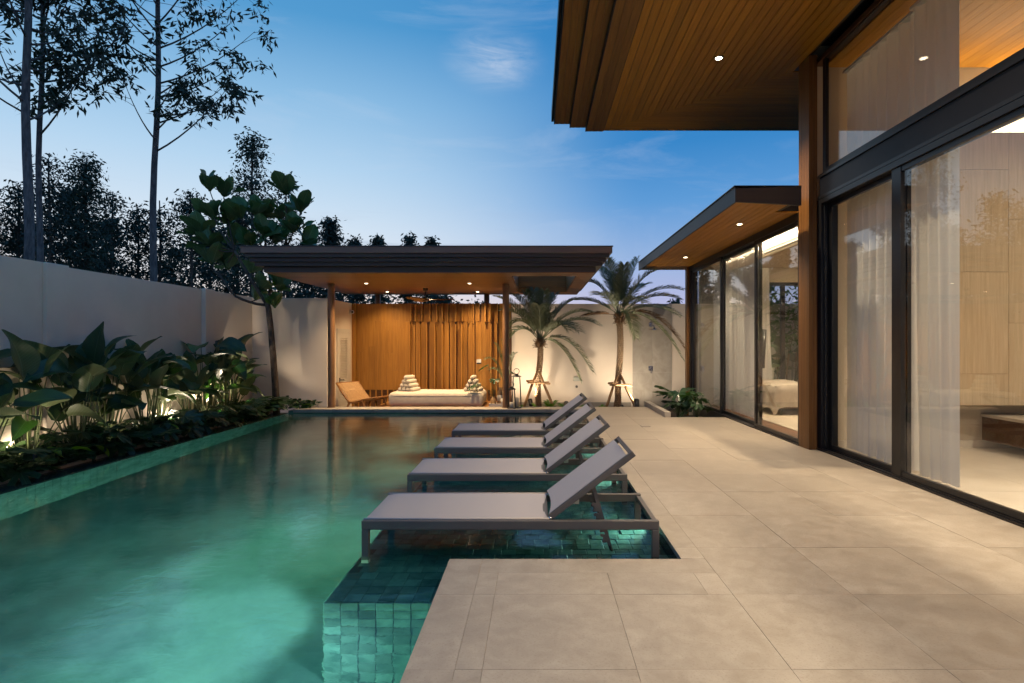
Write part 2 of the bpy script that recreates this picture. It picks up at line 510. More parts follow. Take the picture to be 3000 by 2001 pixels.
def lamp(kind, loc, power, col=(1.0, 0.72, 0.42), aim=None, size=0.03, cone=90, blend=0.6, parent=None, sy=None):
    ld = bpy.data.lights.new('lamp_light', kind)
    ld.energy = power
    ld.color = col
    if kind == 'SPOT':
        ld.spot_size = radians(cone)
        ld.spot_blend = blend
        ld.shadow_soft_size = size
    elif kind == 'POINT':
        ld.shadow_soft_size = size
    elif kind == 'AREA':
        ld.size = size
        if sy:
            ld.shape = 'RECTANGLE'
            ld.size_y = sy
    o = bpy.data.objects.new('lamp_light', ld)
    COL.objects.link(o)
    o.location = loc
    if kind == 'AREA':
        o.rotation_euler = aim
    elif aim is not None:
        o.rotation_euler = Vector(aim).to_track_quat('-Z', 'Y').to_euler()
    if parent:
        o.parent = parent
        o.matrix_parent_inverse = Matrix.Translation(-LOC.get(parent.name, Vector((0, 0, 0))))
    return o


RND = random.Random(7)
# ================================================================ SETTING
WZ = -0.085          # water level
LEDGE = -0.20        # shallow ledge the loungers stand on
PF = -1.12           # pool floor
SUNK = -0.28         # sunken lounge and planting level

# ground round the plot: one sheet to the horizon with the plot left open
def ring(x0, x1, y0, y1, X0, X1, Y0, Y1, z):
    b = MB()
    b.add([(X0, Y0, z), (X1, Y0, z), (X1, Y1, z), (X0, Y1, z), (x0, y0, z), (x1, y0, z), (x1, y1, z), (x0, y1, z)],
          [(0, 1, 5, 4), (1, 2, 6, 5), (2, 3, 7, 6), (3, 0, 4, 7)])
    return b


ring(-6.38, 9.5, -4.0, 14.22, -600, 600, -300, 900, -0.45).build('ground', 'lawn', kind='structure')

# pool basin -----------------------------------------------------
b = MB().box(-5.1, -0.56, -3.0, 11.5, PF - 0.1, PF)
b.build('pool_floor', 'pool_floor', kind='structure')
b = MB().box(-1.25, 0.93, 9.2, 11.5, PF - 0.1, PF)
b.build('pool_floor', 'pool_floor', kind='structure')

ledge = MB().box(-1.213, 0.905, 3.515, 9.19, PF, LEDGE - 0.0075).box(-1.213, -0.545, 3.202, 3.515, PF, LEDGE - 0.0075).build('pool_ledge', 'pool_grout', kind='structure')


def tile_mesh(sx, sy, t, bev=0.004):
    b = MB()
    e = bev
    b.add([(-sx, -sy, -t), (sx, -sy, -t), (sx, sy, -t), (-sx, sy, -t), (-sx, -sy, -e), (sx, -sy, -e), (sx, sy, -e), (-sx, sy, -e),
           (-sx + e, -sy + e, 0), (sx - e, -sy + e, 0), (sx - e, sy - e, 0), (-sx + e, sy - e, 0)],
          [(8, 9, 10, 11), (0, 1, 5, 4), (1, 2, 6, 5), (2, 3, 7, 6), (3, 0, 4, 7), (4, 5, 9, 8), (5, 6, 10, 9), (6, 7, 11, 10), (7, 4, 8, 11)])
    return b


pt = tile_mesh(0.0486, 0.0486, 0.012, 0.003)
pt_me = pt.mesh('ledge_tile', 'pool_stone')
rest = MB()
tiles = []
rows = int((9.2 - 3.2) / 0.1)
for r in range(rows):
    y = 3.26 + r * 0.1
    off = RND.choice((0.0, 0.035, 0.06))
    for c in range(22):
        x = -1.165 + c * 0.1 + (off if r >= 4 else 0) - 0.03 * (r >= 4)
        if x > 0.87 or x < -1.18:
            continue
        if y < 3.55 and x > -0.57:
            continue
        tiles.append((x, y, LEDGE + RND.uniform(-0.004, 0.003), 0))
face = []
for r in range(10):
    for c in range(7):
        x = -1.168 + c * 0.1
        if x < -0.53:
            face.append((x, 3.2, LEDGE - 0.055 - 0.1 * r, 1))
tiles.sort(key=lambda t: t[1])
sel = face[:] + tiles[:300 - len(face)]
for (x, y, z, k) in sel:
    M = Matrix.Translation((x, y, z))
    if k:
        M = Matrix.Translation((x, 3.196 + RND.uniform(-0.002, 0.002), z)) @ Matrix.Rotation(pi / 2, 4, 'X')
    else:
        M = M @ Matrix.Rotation(RND.uniform(-0.012, 0.012), 4, 'Z') @ Matrix.Rotation(RND.uniform(-0.012, 0.012), 4, 'X')
    put('ledge_tile', pt_me, ledge, M)
for (x, y, z, k) in tiles[300 - len(face):]:
    rest.add([(p[0] + x, p[1] + y, p[2] + z) for p in pt.v], pt.f)
# side of the ledge below water
wt = tile_mesh(0.0486, 0.0486, 0.010, 0.003)


def wall_tiles(x, y0, y1, z0, z1, facing, seed):
    b = MB()
    rr = random.Random(seed)
    for i in range(int((y1 - y0) / 0.1)):
        for j in range(int((z1 - z0) / 0.1)):
            t = rr.uniform(-0.003, 0.003)
            y, z = y0 + 0.05 + i * 0.1, z1 - 0.05 - j * 0.1
            b.add([(x + facing * (p[2] + t), y + p[0], z + p[1]) for p in wt.v], [f if facing > 0 else f[::-1] for f in wt.f])
    return b


def flip_fix(o):
    bm = bmesh.new()
    bm.from_mesh(o.data)
    bmesh.ops.recalc_face_normals(bm, faces=bm.faces)
    bm.to_mesh(o.data)
    bm.free()


lw = wall_tiles(-1.223, 3.2, 9.2, PF, LEDGE - 0.006, -1, 3)
rest.add(lw.v, lw.f)
o = rest.build('ledge_tiling', 'pool_stone', ledge, kind='stuff')
flip_fix(o)

pw = MB().box(-5.36, -5.112, -3.0, 11.5, PF - 0.1, WZ - 0.04).build('pool_wall', 'pool_grout', kind='structure')
o = wall_tiles(-5.10, -1.0, 11.5, PF, WZ - 0.035, 1, 5).build('wall_tiling', 'pool_stone', pw, kind='stuff')
flip_fix(o)
MB().box(-5.1, 0.907, 11.5, 11.62, PF - 0.1, -0.04).build('pool_end_wall', 'pool_floor', kind='structure')
MB().box(0.907, 1.02, 3.5, 11.5, PF - 0.1, -0.035).build('pool_side_wall', 'dark_stone', kind='structure')
MB().box(-0.54, -0.45, -3.0, 3.5, PF - 0.1, -0.035).box(-0.45, 0.907, 3.42, 3.5, PF - 0.1, -0.035).build('pool_near_wall', 'pool_floor', kind='structure')

# water surface, one sheet (level with the black overflow edge)
b = MB()
xs = [-5.11, -0.54, 0.907]
b.add([(-5.11, -3.0, WZ), (-0.54, -3.0, WZ), (-0.54, 3.5, WZ), (0.907, 3.5, WZ), (0.907, 11.5, WZ), (-5.11, 11.5, WZ)], [(0, 1, 2, 3, 4, 5)])
b.build('pool_water', 'water', kind='structure')

# overflow edge and planter kerb on the left
b = MB()
y = -3.0
edge = thing('overflow_edge', 'black wet stone overflow edge along the left side of the pool', 'pool edge', (-5.25, 4.0, -0.08))
while y < 11.45:
    y1 = min(y + 0.6, 11.5)
    MB().box(-5.40, -5.10, y + 0.0015, y1 - 0.0015, WZ - 0.033, WZ + 0.006).build('edge_stone', 'dark_stone', edge)
    y = y1
MB().box(-5.425, -5.401, -3.0, 11.5, -0.3, WZ - 0.012).build('overflow_gutter', 'wet_black', kind='structure')
kerb = thing('planter_kerb', 'low pale stone kerb between the leafy left bed and the pool edge', 'kerb', (-5.44, 4.0, -0.02))
y = -3.0
while y < 11.45:
    y1 = min(y + 0.9, 11.5)
    MB().box(-5.475, -5.425, y + 0.002, y1 - 0.002, -0.3, -0.052 + RND.uniform(-.003, .003)).build('kerb_stone', 'stone_coping', kerb)
    y = y1
b = MB()
b.grid(lambda s, t: (-6.2 + 0.72 * s, -3 + 15.2 * t, -0.085 + 0.03 * sin(17 * t + 5 * s) * sin(40 * t)), 4, 90)
b.build('planting_bed', 'soil', kind='structure')

# pool coping at the far end
cop = thing('pool_coping', 'pale stone coping along the far end of the pool', 'coping', (-2, 11.65, 0))
xs = [-4.98, -4.2, -3.3, -2.4, -1.5, -0.6, 0.3, 0.905]
for i in range(7):
    MB().box(xs[i] + 0.0015, xs[i + 1] - 0.0015, 11.44, 11.86, -0.075, 0.0).build('coping_stone', 'stone_coping', cop, bevel=0.006)

# deck -----------------------------------------------------------
b = MB().box(-0.535, 0.905, -3.0, 3.495, -0.30, -0.0035)
b.box(0.93, 3.55, -3.0, 10.2, -0.30, -0.0035).box(0.93, 2.33, 10.2, 11.84, -0.30, -0.0035)
deck = b.build('pool_deck', 'grout', kind='structure')
G = 0.0007


def paver(x0, x1, y0, y1, mat='stone', z=0.0):
    sx, sy = (x1 - x0) / 2 - G, (y1 - y0) / 2 - G
    zz = z + RND.uniform(-0.0012, 0.0)
    put('paving_tile', tile_mesh(sx, sy, 0.032, 0.0006).mesh('paving_tile', mat), deck, Matrix.Translation(((x0 + x1) / 2, (y0 + y1) / 2, zz)))


yr = [-3.0 + 0.0, -2.55, -1.87, -1.17, -0.47, 0.23, 0.93, 1.62, 2.317, 3.01, 3.70, 4.39, 5.08, 5.77, 6.46, 7.15, 7.84, 8.53, 9.22, 9.91, 10.2]
for i in range(len(yr) - 1):
    y0, y1 = yr[i], yr[i + 1]
    if y1 <= 3.02:
        paver(-0.545, -0.339, y0, y1, 'stone')
        paver(-0.339, -0.225, y0, y1, 'stone')
        paver(-0.225, 0.415, y0, y1)
        paver(0.415, 1.055, y0, y1)
        for x0, x1 in ((1.055, 1.695), (1.695, 2.335), (2.335, 2.975), (2.975, 3.56)):
            paver(x0, x1, y0, y1)
    else:
        if y0 < 3.6:
            paver(0.922, 1.055, 3.01, 3.29)
            paver(0.905, 1.055, 3.505, y1)
        else:
            paver(0.905, 1.055, y0, y1)
        for x0, x1 in ((1.055, 1.695), (1.695, 2.335), (2.335, 2.975), (2.975, 3.56)):
            paver(x0, x1, y0, y1)
paver(-0.545, -0.339, 3.01, 3.505)
paver(-0.339, -0.225, 3.01, 3.29)
paver(-0.225, 0.415, 3.01, 3.29)
paver(0.415, 0.922, 3.01, 3.29)
paver(-0.339, 1.055, 3.29, 3.505)
for y0, y1 in ((10.2, 10.6), (10.6, 11.29), (11.29, 11.85)):
    for x0, x1 in ((0.905, 1.055), (1.055, 1.695), (1.695, 2.34)):
        paver(x0, x1, y0, y1)

# sunken lounge floor, palm bed, monstera bed
MB().box(-4.6, -0.55, 11.62, 14.0, SUNK - 0.1, SUNK).build('lounge_floor', 'stone', kind='structure')
MB().box(-0.55, 9.5, 11.86, 14.0, SUNK - 0.1, SUNK - 0.02).build('palm_bed', 'soil', kind='structure')
MB().box(2.34, 3.9, 10.21, 11.86, SUNK - 0.1, SUNK + 0.1).build('corner_bed', 'soil', kind='structure')
k = thing('low_bench_kerb', 'low pale stone kerb block at the far right end of the deck', 'kerb', (2.4, 11.2, 0))
MB().box(2.335, 2.445, 10.2, 12.15, -0.35, 0.094).build('kerb_block', 'stone_coping', k, bevel=0.004)

# garden walls ---------------------------------------------------
TOP = 2.33
wl = thing('garden_wall', 'long beige rendered garden wall behind the leafy bed on the left', 'wall', (-6.3, 5, 0))
MB().box(-6.38, -6.2, -4.0, 12.4, -0.6, TOP + 0.02).build('wall_face', 'stucco', wl)
for y0, y1 in ((6.99, 7.33), (10.35, 10.66)):
    MB().box(-6.2, -6.118, y0, y1, -0.6, TOP + 0.03).build('pilaster', 'stucco', wl, bevel=0.006)
# nearer stretch of the wall stands slightly proud and higher
MB().box(-6.2, -6.165, -4.0, 6.988, -0.6, TOP + 0.03).build('wall_panel', 'stucco', wl)
wb = thing('store_wall', 'beige wall block with a white louvred door between tree and lounge', 'wall', (-5.4, 12.3, 0))
MB().box(-6.2, -4.56, 12.2, 12.4, -0.6, TOP).box(-4.75, -4.56, 12.4, 14.0, -0.6, TOP).build('wall_face', 'stucco', wb, bevel=0.008)
wr = thing('back_wall', 'beige rendered back wall behind the two palms and the shower', 'wall', (2.0, 14.1, 0))
MB().box(-6.38, 9.5, 14.0, 14.2, -0.6, TOP).build('wall_face', 'stucco', wr)
MB().box(-0.6, 2.36, 13.975, 14.0, -0.6, -0.13).build('skirting', 'stone_coping', wr)
for i in range(2):
    for z0, z1 in ((-0.5, 0.62), (0.623, 1.75), (1.753, 2.31)):
        MB().box(2.40 + i * 0.49, 2.887 + i * 0.49, 13.982, 14.0, z0, z1).build('wall_slab', 'stone_coping', wr)

# louvred door in the return wall (faces the lounge)
dr = put('louvre_door', MB().box(-4.565, -4.552, 12.80, 13.55, SUNK, 1.62).mesh('louvre_door', 'paint_white'), wb)
for (y0, y1, z0, z1) in ((12.74, 12.82, SUNK, 1.68), (13.53, 13.61, SUNK, 1.68), (12.82, 13.53, 1.60, 1.68)):
    MB().box(-4.56, -4.525, y0, y1, z0, z1).build('door_frame', 'paint_white', dr)
for (y0, y1, z0, z1) in ((12.83, 12.93, SUNK + .01, 1.59), (13.42, 13.52, SUNK + .01, 1.59), (12.93, 13.42, 1.47, 1.59), (12.93, 13.42, SUNK + .01, -0.22)):
    MB().box(-4.552, -4.532, y0, y1, z0, z1).build('door_rail', 'paint_white', dr)
b = MB()
z = -0.20
while z < 1.45:
    M = Matrix.Translation((-4.542, 13.175, z)) @ Matrix.Rotation(radians(38), 4, 'Y')
    b.box(-0.022, 0.022, -0.245, 0.245, -0.004, 0.004, M)
    z += 0.038
b.build('louvre', 'paint_white', dr, kind='stuff')
MB().box(-4.532, -4.52, 12.855, 12.90, 0.30, 0.55).tube([(-4.52, 12.878, 0.5), (-4.48, 12.878, 0.5), (-4.48, 13.02, 0.5)], 0.011, 8).build('door_handle', 'wet_black', dr)

# ================================================================ PAVILION
pav = thing('pavilion', 'open wooden pavilion with a stepped flat roof over the far lounge', 'pavilion', (-2, 12.5, 0))
zs = 2.59
lv = [  # (inset, z0, z1, material): stepped fascia bands, lowest last
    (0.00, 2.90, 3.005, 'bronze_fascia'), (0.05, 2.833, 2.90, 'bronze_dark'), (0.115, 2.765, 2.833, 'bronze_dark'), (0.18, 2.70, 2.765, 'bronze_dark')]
HX0, HX1, HY0, HY1 = -0.467, 0.746, 10.5, 13.7


def roof_band(i, z0, z1):
    x0, x1, y0, y1 = -5.08 + i * 0.85, 1.30 - i * 0.85, 9.6 + i, 14.65 - i * 0.4
    b = MB()
    b.box(x0, x1, y0, HY0, z0, z1).box(x0, x1, HY1, y1, z0, z1).box(x0, HX0, HY0, HY1, z0, z1).box(HX1, x1, HY0, HY1, z0, z1)
    return b


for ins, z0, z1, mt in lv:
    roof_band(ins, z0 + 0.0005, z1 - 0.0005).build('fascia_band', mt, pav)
roof_band(-0.015, 3.005, 3.02).build('roof_sheet', 'wet_black', pav)
roof_band(0.30, zs + 0.015, 2.70).build('soffit_frame', 'bronze_dark', pav)
y = 9.91
i = 0
while y < 14.3:
    y1 = min(y + 0.148, 14.45)
    sp = [(-4.80, 1.03)]
    if y1 > HY0 and y < HY1:
        sp = [(-4.80, HX0), (HX1, 1.03)]
    for x0, x1 in sp:
        MB().box(x0, x1, y + 0.0008, y1 - 0.0008, zs, zs + 0.014).build('soffit_board', 'pavilion_ply', pav)
    y = y1
# skylight lining boards
for zb in range(3):
    z0, z1 = zs + 0.003 + zb * 0.138, zs + 0.138 + zb * 0.138
    MB().box(HX0, HX1, HY1 - 0.03, HY1 - 0.005, z0, z1).build('skylight_board', 'eave_x', pav)
    MB().box(HX0 + 0.003, HX0 + 0.025, HY0, HY1 - 0.035, z0, z1).build('skylight_board', 'eave_y', pav)
    MB().box(HX1 - 0.025, HX1 - 0.003, HY0, HY1 - 0.035, z0, z1).build('skylight_board', 'eave_y', pav)
for x, y, z in ((-4.31, 11.75, -0.4), (-0.645, 11.75, 0.0), (-4.08, 14.38, 2.2), (-1.28, 14.38, 2.2)):
    MB().lathe([(0.07, z), (0.07, zs)], (x, y, 0), 24).build('post', 'post_brown', pav, smooth=False)
    if y < 12:
        MB().lathe([(0.085, max(z, 0) + 0.0), (0.085, max(z, 0) + 0.012)], (x, y, 0), 24).build('post_foot', 'post_brown', pav)
for x, y, on in ((-3.53, 11.6, 1), (-1.39, 11.6, 1), (-3.6, 13.5, 0.7), (-1.42, 13.5, 0.7)):
    tr = MB().lathe([(0.05, zs - 0.006), (0.05, zs + 0.001)], (x, y, 0), 20).build('downlight', 'paint_white', pav)
    MB().lathe([(0.032, zs - 0.0085), (0.032, zs - 0.0065)], (x, y, 0), 16).build('lamp_face', 'lamp_warm', tr)

# feature wall of upright boards
fw = thing('feature_wall', 'golden wooden feature wall of upright boards behind the daybed', 'wall', (-2.5, 13.9, 0))
MB().box(-4.56, -0.62, 13.93, 13.998, SUNK, TOP - 0.01).build('backing', 'dark_wood', fw)
r2 = random.Random(21)
x = -4.545
MB().box(-4.555, -4.47, 13.80, 13.93, SUNK, TOP).build('board', 'slat_wood', fw)
x = -4.46
while x < -3.28:       # flush boards with staggered butt joints
    wd = 0.148
    cuts = [0.185] + sorted(r2.uniform(0.5, 2.0) for _ in range(r2.choice((1, 1, 2)))) + [TOP]
    for i in range(len(cuts) - 1):
        MB().box(x + 0.001, x + wd - 0.001, 13.90 + r2.uniform(0, 0.004), 13.93, cuts[i] + 0.0012, cuts[i + 1] - 0.0012).build('board', 'slat_wood', fw)
    x += wd
x0_ = x
for z0_, z1_, nb in ((0.185, 1.879, 0.75), (1.881, TOP, 0.95)):   # lower and upper row: boards, dark recesses and thin proud battens
    x = x0_
    while x < -0.72:
        wd = min(r2.choice((0.09, 0.11, 0.13, 0.15)), -0.64 - x)
        dep = r2.choice((0.03, 0.045, 0.06))
        MB().box(x + 0.001, x + wd - 0.001, 13.93 - dep, 13.93, z0_, z1_).build('board', 'slat_wood', fw)
        x += wd
        if r2.random() < nb and x < -0.75:
            bw = r2.choice((0.024, 0.028, 0.034))
            lo_ = (r2.choice((0.03, 0.10, z0_)) if z0_ < 1 else z0_ - r2.choice((0.0, 0.0, 0.05)))
            MB().box(x + 0.001, x + bw - 0.001, 13.93 - r2.choice((0.11, 0.15, 0.19)), 13.93, lo_ + (0.0015 if z0_ > 1 else 0), z1_ - (0.06 if z0_ < 1 else 0)).build('batten', 'slat_wood', fw)
            x += bw
        if r2.random() < 0.45:
            x += r2.choice((0.02, 0.035))
x = -4.44
while x < -0.7:        # low slats under the boards
    MB().box(x, x + 0.03, 13.895, 13.93, SUNK, 0.183).build('batten', 'slat_wood', fw)
    x += 0.145

# ================================================================ VILLA
vil = thing('villa', 'two storey high villa with wood lined eaves and tall black framed glazing', 'house', (4.5, 6, 0))
ZS = 5.0
# main eave: boards parallel to the long side, mitred against boards parallel to the end
mit0, mit1 = Vector((1.15, 9.62)), Vector((3.46, 7.52))


def mitre_y(x):
    t = (x - mit0.x) / (mit1.x - mit0.x)
    return mit0.y + (mit1.y - mit0.y) * t


soff = MB().box(0.86, 3.50, -3.0, 9.66, ZS + 0.014, ZS + 0.05).box(3.50, 9.5, 7.35, 9.66, ZS + 0.014, ZS + 0.05).build('eave_soffit', 'wet_black', vil)
x = 1.155
while x < 3.44:
    x1 = min(x + 0.1, 3.455)
    a, c = x + 0.004, x1 - 0.004
    MB().prism([(a, -3.0), (c, -3.0), (c, mitre_y(c)), (a, mitre_y(a))], (ZS, ZS + 0.014)).build('eave_board', 'wood_y', soff)
    x = x1
y = 7.54
while y < 9.6:
    y1 = min(y + 0.1, 9.63)

    def mx(yy):
        return max(1.16, mit0.x + (yy - mit0.y) / (mit1.y - mit0.y) * (mit1.x - mit0.x))
    MB().prism([(mx(y + .002) + .003, y + .002), (6.0, y + .002), (6.0, y1 - .002), (mx(y1 - .002) + .003, y1 - .002)], (ZS + 0.001, ZS + 0.014)).build('eave_board', 'wood_x', soff)
    y = y1
# stepped eave edge, three shallow steps
for (xa, xb, zb, yo) in ((0.85, 1.15, ZS - 0.004, 9.65), (0.58, 0.85, ZS + 0.065, 9.66), (0.31, 0.58, ZS + 0.13, 9.67)):
    st = MB().box(xa, xb + 0.3, -3.0, yo, zb + 0.014, zb + 0.068).build('eave_step', 'bronze_dark', vil)
    n = 3
    wd = (xb - xa) / n
    for k in range(n):
        MB().box(xa + k * wd + 0.002, xa + (k + 1) * wd - 0.002, -3.0, yo - 0.001, zb, zb + 0.0138).build('eave_board', 'eave_y', st)
    MB().box(xa - 0.012, xa, -3.0, yo, zb - 0.004, zb + 0.068).build('drip_edge', 'fascia_metal', st)
MB().box(0.255, 0.296, -3.0, 9.69, ZS + 0.18, ZS + 0.36).build('gutter', 'fascia_metal', vil)
MB().box(0.30, 9.5, -3.0, 9.66, ZS + 0.20, ZS + 0.34).build('roof_slab', 'fascia_metal', vil)
tr = MB().lathe([(0.062, ZS - 0.008), (0.062, ZS)], (2.33, 7.16, 0), 20).build('downlight', 'black_metal', vil)
MB().lathe([(0.042, ZS - 0.011), (0.042, ZS - 0.0085)], (2.33, 7.16, 0), 16).build('lamp_face', 'lamp_warm', tr)

# corner post between the two wings
cp = MB().box(3.47, 3.56, 7.10, 7.35, 0.0, ZS - 0.002).build('corner_post', 'dark_wood', vil)
for (x0, x1, y0, y1) in ((3.447, 3.47, 7.29, 7.36), (3.447, 3.47, 7.215, 7.285), (3.447, 3.47, 7.14, 7.21), (3.447, 3.495, 7.085, 7.135), (3.50, 3.545, 7.085, 7.10)):
    MB().box(x0, x1, y0, y1, 0.0, ZS - 0.004).build('post_board', 'post_wood', cp)
# end wall of the living room (also the wall seen over the bedroom roof)
MB().box(3.60, 9.5, 7.25, 7.40, -0.05, ZS + 0.2).build('end_wall', 'int_wall', vil)
MB().box(9.4, 9.5, -3.0, 7.25, -0.05, ZS + 0.2).box(3.9, 9.4, -3.0, -2.9, -0.05, ZS + 0.2).build('inner_wall', 'int_wall', vil)
fl = MB().box(3.56, 9.5, -3.0, 7.25, -0.3, -0.03).build('living_floor', 'grout', vil)
yy = -3.0
while yy < 7.2:
    xx = 3.74
    while xx < 9.3:
        MB().box(xx + 0.001, min(xx + 0.9, 9.4) - 0.001, yy + 0.001, min(yy + 0.9, 7.25) - 0.001, -0.03, 0.0).build('floor_tile', 'int_tile', fl)
        xx += 0.9
    yy += 0.9
ce = MB().box(3.6, 9.4, -2.9, 7.25, 4.93, 4.99).build('living_ceiling', 'dark_wood', vil)
xx = 3.72
while xx < 9.3:
    MB().box(xx + 0.002, xx + 0.118, -2.9, 7.24, 4.915, 4.93).build('ceiling_board', 'wood_y', ce)
    xx += 0.12
# glazing of the living room
XG = 3.62
b = MB()
MB().box(3.555, 3.76, -3.0, 7.10, -0.02, 0.018).build('door_track', 'black_metal', vil)
MB().box(3.575, 3.59, -3.0, 7.05, 0.018, 0.030).box(3.645, 3.66, -3.0, 7.05, 0.018, 0.030).build('track_rail', 'black_metal', vil)
MB().box(3.585, 3.80, -3.0, 7.10, 3.165, 3.47).build('transom_beam', 'fascia_metal', vil, bevel=0.008)
MB().box(3.565, 3.584, -3.0, 7.10, 3.165, 3.20).box(3.565, 3.584, -3.0, 7.10, 3.435, 3.47).build('beam_trim', 'black_metal', vil)
MB().box(3.57, 3.78, 7.02, 7.12, 0.02, 3.16).build('door_jamb', 'black_metal', vil)
MB().box(3.60, 3.63, 6.99, 7.02, 0.02, 3.16).box(3.66, 3.69, 6.985, 7.02, 0.02, 3.16).build('jamb_fin', 'black_metal', vil)
MB().box(3.57, 3.78, -3.0, 7.02, 3.10, 3.163).build('door_head', 'black_metal', vil)


def sash(name, x, y0, y1, z0, z1, fr=0.055, dep=0.04, wide=None):
    s = MB()
    f2 = wide or fr
    s.box(x - dep / 2, x + dep / 2, y0, y0 + f2, z0, z1).box(x - dep / 2, x + dep / 2, y1 - fr, y1, z0, z1)
    s.box(x - dep / 2 + .001, x + dep / 2 - .001, y0 + f2, y1 - fr, z0, z0 + fr).box(x - dep / 2 + .001, x + dep / 2 - .001, y0 + f2, y1 - fr, z1 - fr, z1)
    o = s.build(name, 'black_metal', vil)
    MB().box(x - 0.005, x + 0.005, y0 + f2 - 0.005, y1 - fr + 0.005, z0 + fr - 0.005, z1 - fr + 0.005).build('glass_pane', 'glass', o)
    return o


sash('sliding_door', 3.675, 5.52, 6.985, 0.03, 3.10, wide=0.06)
sash('sliding_door', 3.615, 2.4, 5.635, 0.03, 3.10, wide=0.08).data
sash('sliding_door', 3.675, -0.4, 2.45, 0.03, 3.10)
sash('clerestory', 3.64, -2.9, 7.08, 3.475, 4.985, fr=0.07)
# right half of the nearest sash has a heavier stile
MB().box(3.59, 3.64, 5.52, 5.66, 0.031, 3.099).build('door_stile', 'black_metal', vil)

# bedroom wing --------------------------------------------------
ZW = 3.07
wr_ = MB().box(2.43, 3.21, 6.81, 7.409, ZW + 0.0145, ZW + 0.13).box(2.43, 9.5, 7.41, 13.19, ZW + 0.0145, ZW + 0.13).build('wing_roof', 'fascia_metal', vil)
x = 2.435
while x < 3.50:
    x1 = min(x + 0.1, 3.54)
    MB().box(x + 0.0045, x1 - 0.0045, 6.815 if x1 < 3.22 else 7.37, 13.18, ZW, ZW + 0.014).build('eave_board', 'wood_y', wr_)
    x = x1
MB().box(2.405, 2.43, 6.80, 13.2, ZW - 0.012, ZW + 0.176).build('wing_fascia', 'fascia_metal', vil)
M = Matrix.Translation((0, 6.80, 0)) @ Matrix.Rotation(pi / 2, 4, 'X')
MB().prism([(2.405, ZW - 0.012), (3.205, ZW - 0.055), (3.205, ZW + 0.175), (2.405, ZW + 0.155)], (0.0, 0.025), M).build('wing_end_fascia', 'bronze_dark', vil)
MB().box(2.39, 3.205, 6.77, 7.409, ZW + 0.177, ZW + 0.187).box(2.39, 9.5, 7.41, 13.22, ZW + 0.177, ZW + 0.187).build('roof_sheet', 'wet_black', vil)
for x, y in ((2.93, 8.08), (2.98, 11.2)):
    tr = MB().lathe([(0.05, ZW - 0.007), (0.05, ZW)], (x, y, 0), 20).build('downlight', 'paint_white', vil)
    MB().lathe([(0.034, ZW - 0.0095), (0.034, ZW - 0.0075)], (x, y, 0), 16).build('lamp_face', 'lamp_warm', tr)
MB().box(3.385, 3.53, 12.6, 12.75, -0.42, ZW - 0.002).build('wing_post', 'post_wood', vil)
MB().box(3.44, 3.60, 7.36, 12.6, -0.3, 0.02).build('door_track', 'black_metal', vil)
MB().box(3.44, 3.60, 7.36, 12.6, 2.97, ZW - 0.001).build('door_head', 'black_metal', vil)
MB().box(3.44, 3.60, 12.5, 12.6, 0.02, 2.97).build('door_jamb', 'black_metal', vil)
sash('sliding_door', 3.49, 10.55, 12.5, 0.02, 2.97)
sash('sliding_door', 3.55, 8.85, 10.62, 0.02, 2.97)
sash('sliding_door', 3.49, 7.38, 8.92, 0.02, 2.97)
MB().box(3.455, 3.475, 12.46, 12.49, 0.95, 1.35).build('pull_handle', 'wet_black', vil)
bf = MB().box(3.60, 9.5, 7.4, 12.6, -0.3, -0.02).build('bedroom_floor', 'grout', vil)
yy = 7.4
while yy < 12.5:
    MB().box(3.61, 9.4, yy + 0.001, yy + 0.149, -0.02, 0.0).build('floor_board', 'floor_wood', bf)
    yy += 0.15
MB().box(3.6, 4.93, 12.25, 12.45, -0.3, ZW).box(5.95, 9.5, 12.25, 12.45, -0.3, ZW).box(4.93, 5.95, 12.25, 12.45, 2.68, ZW).box(4.93, 5.95, 12.25, 12.45, -0.3, 0.10).build('bedroom_wall', 'int_wall', vil)
MB().box(9.4, 9.5, 7.4, 12.25, -0.3, ZW).build('inner_wall', 'int_wall', vil)
MB().box(4.1, 9.4, 7.4, 11.55, 2.90, 2.94).build('dropped_ceiling', 'ceiling_paint', vil)
MB().box(3.62, 9.4, 7.4, 12.25, 3.04, 3.065).build('bedroom_ceiling', 'plastic_white', vil)
wf = MB()
for (x0, x1, z0, z1) in ((4.93, 5.0, 0.1, 2.68), (5.88, 5.95, 0.1, 2.68), (5.0, 5.88, 2.61, 2.68), (5.0, 5.88, 0.1, 0.17), (5.37, 5.45, 0.17, 2.61)):
    wf.box(x0, x1, 12.28, 12.36, z0, z1)
wf = wf.build('garden_window', 'black_metal', vil)
MB().box(4.99, 5.38, 12.31, 12.32, 0.16, 2.62).build('glass_pane', 'glass_plain', wf)
MB().box(5.44, 5.89, 12.31, 12.32, 0.16, 2.62).build('glass_pane', 'glass_plain', wf)
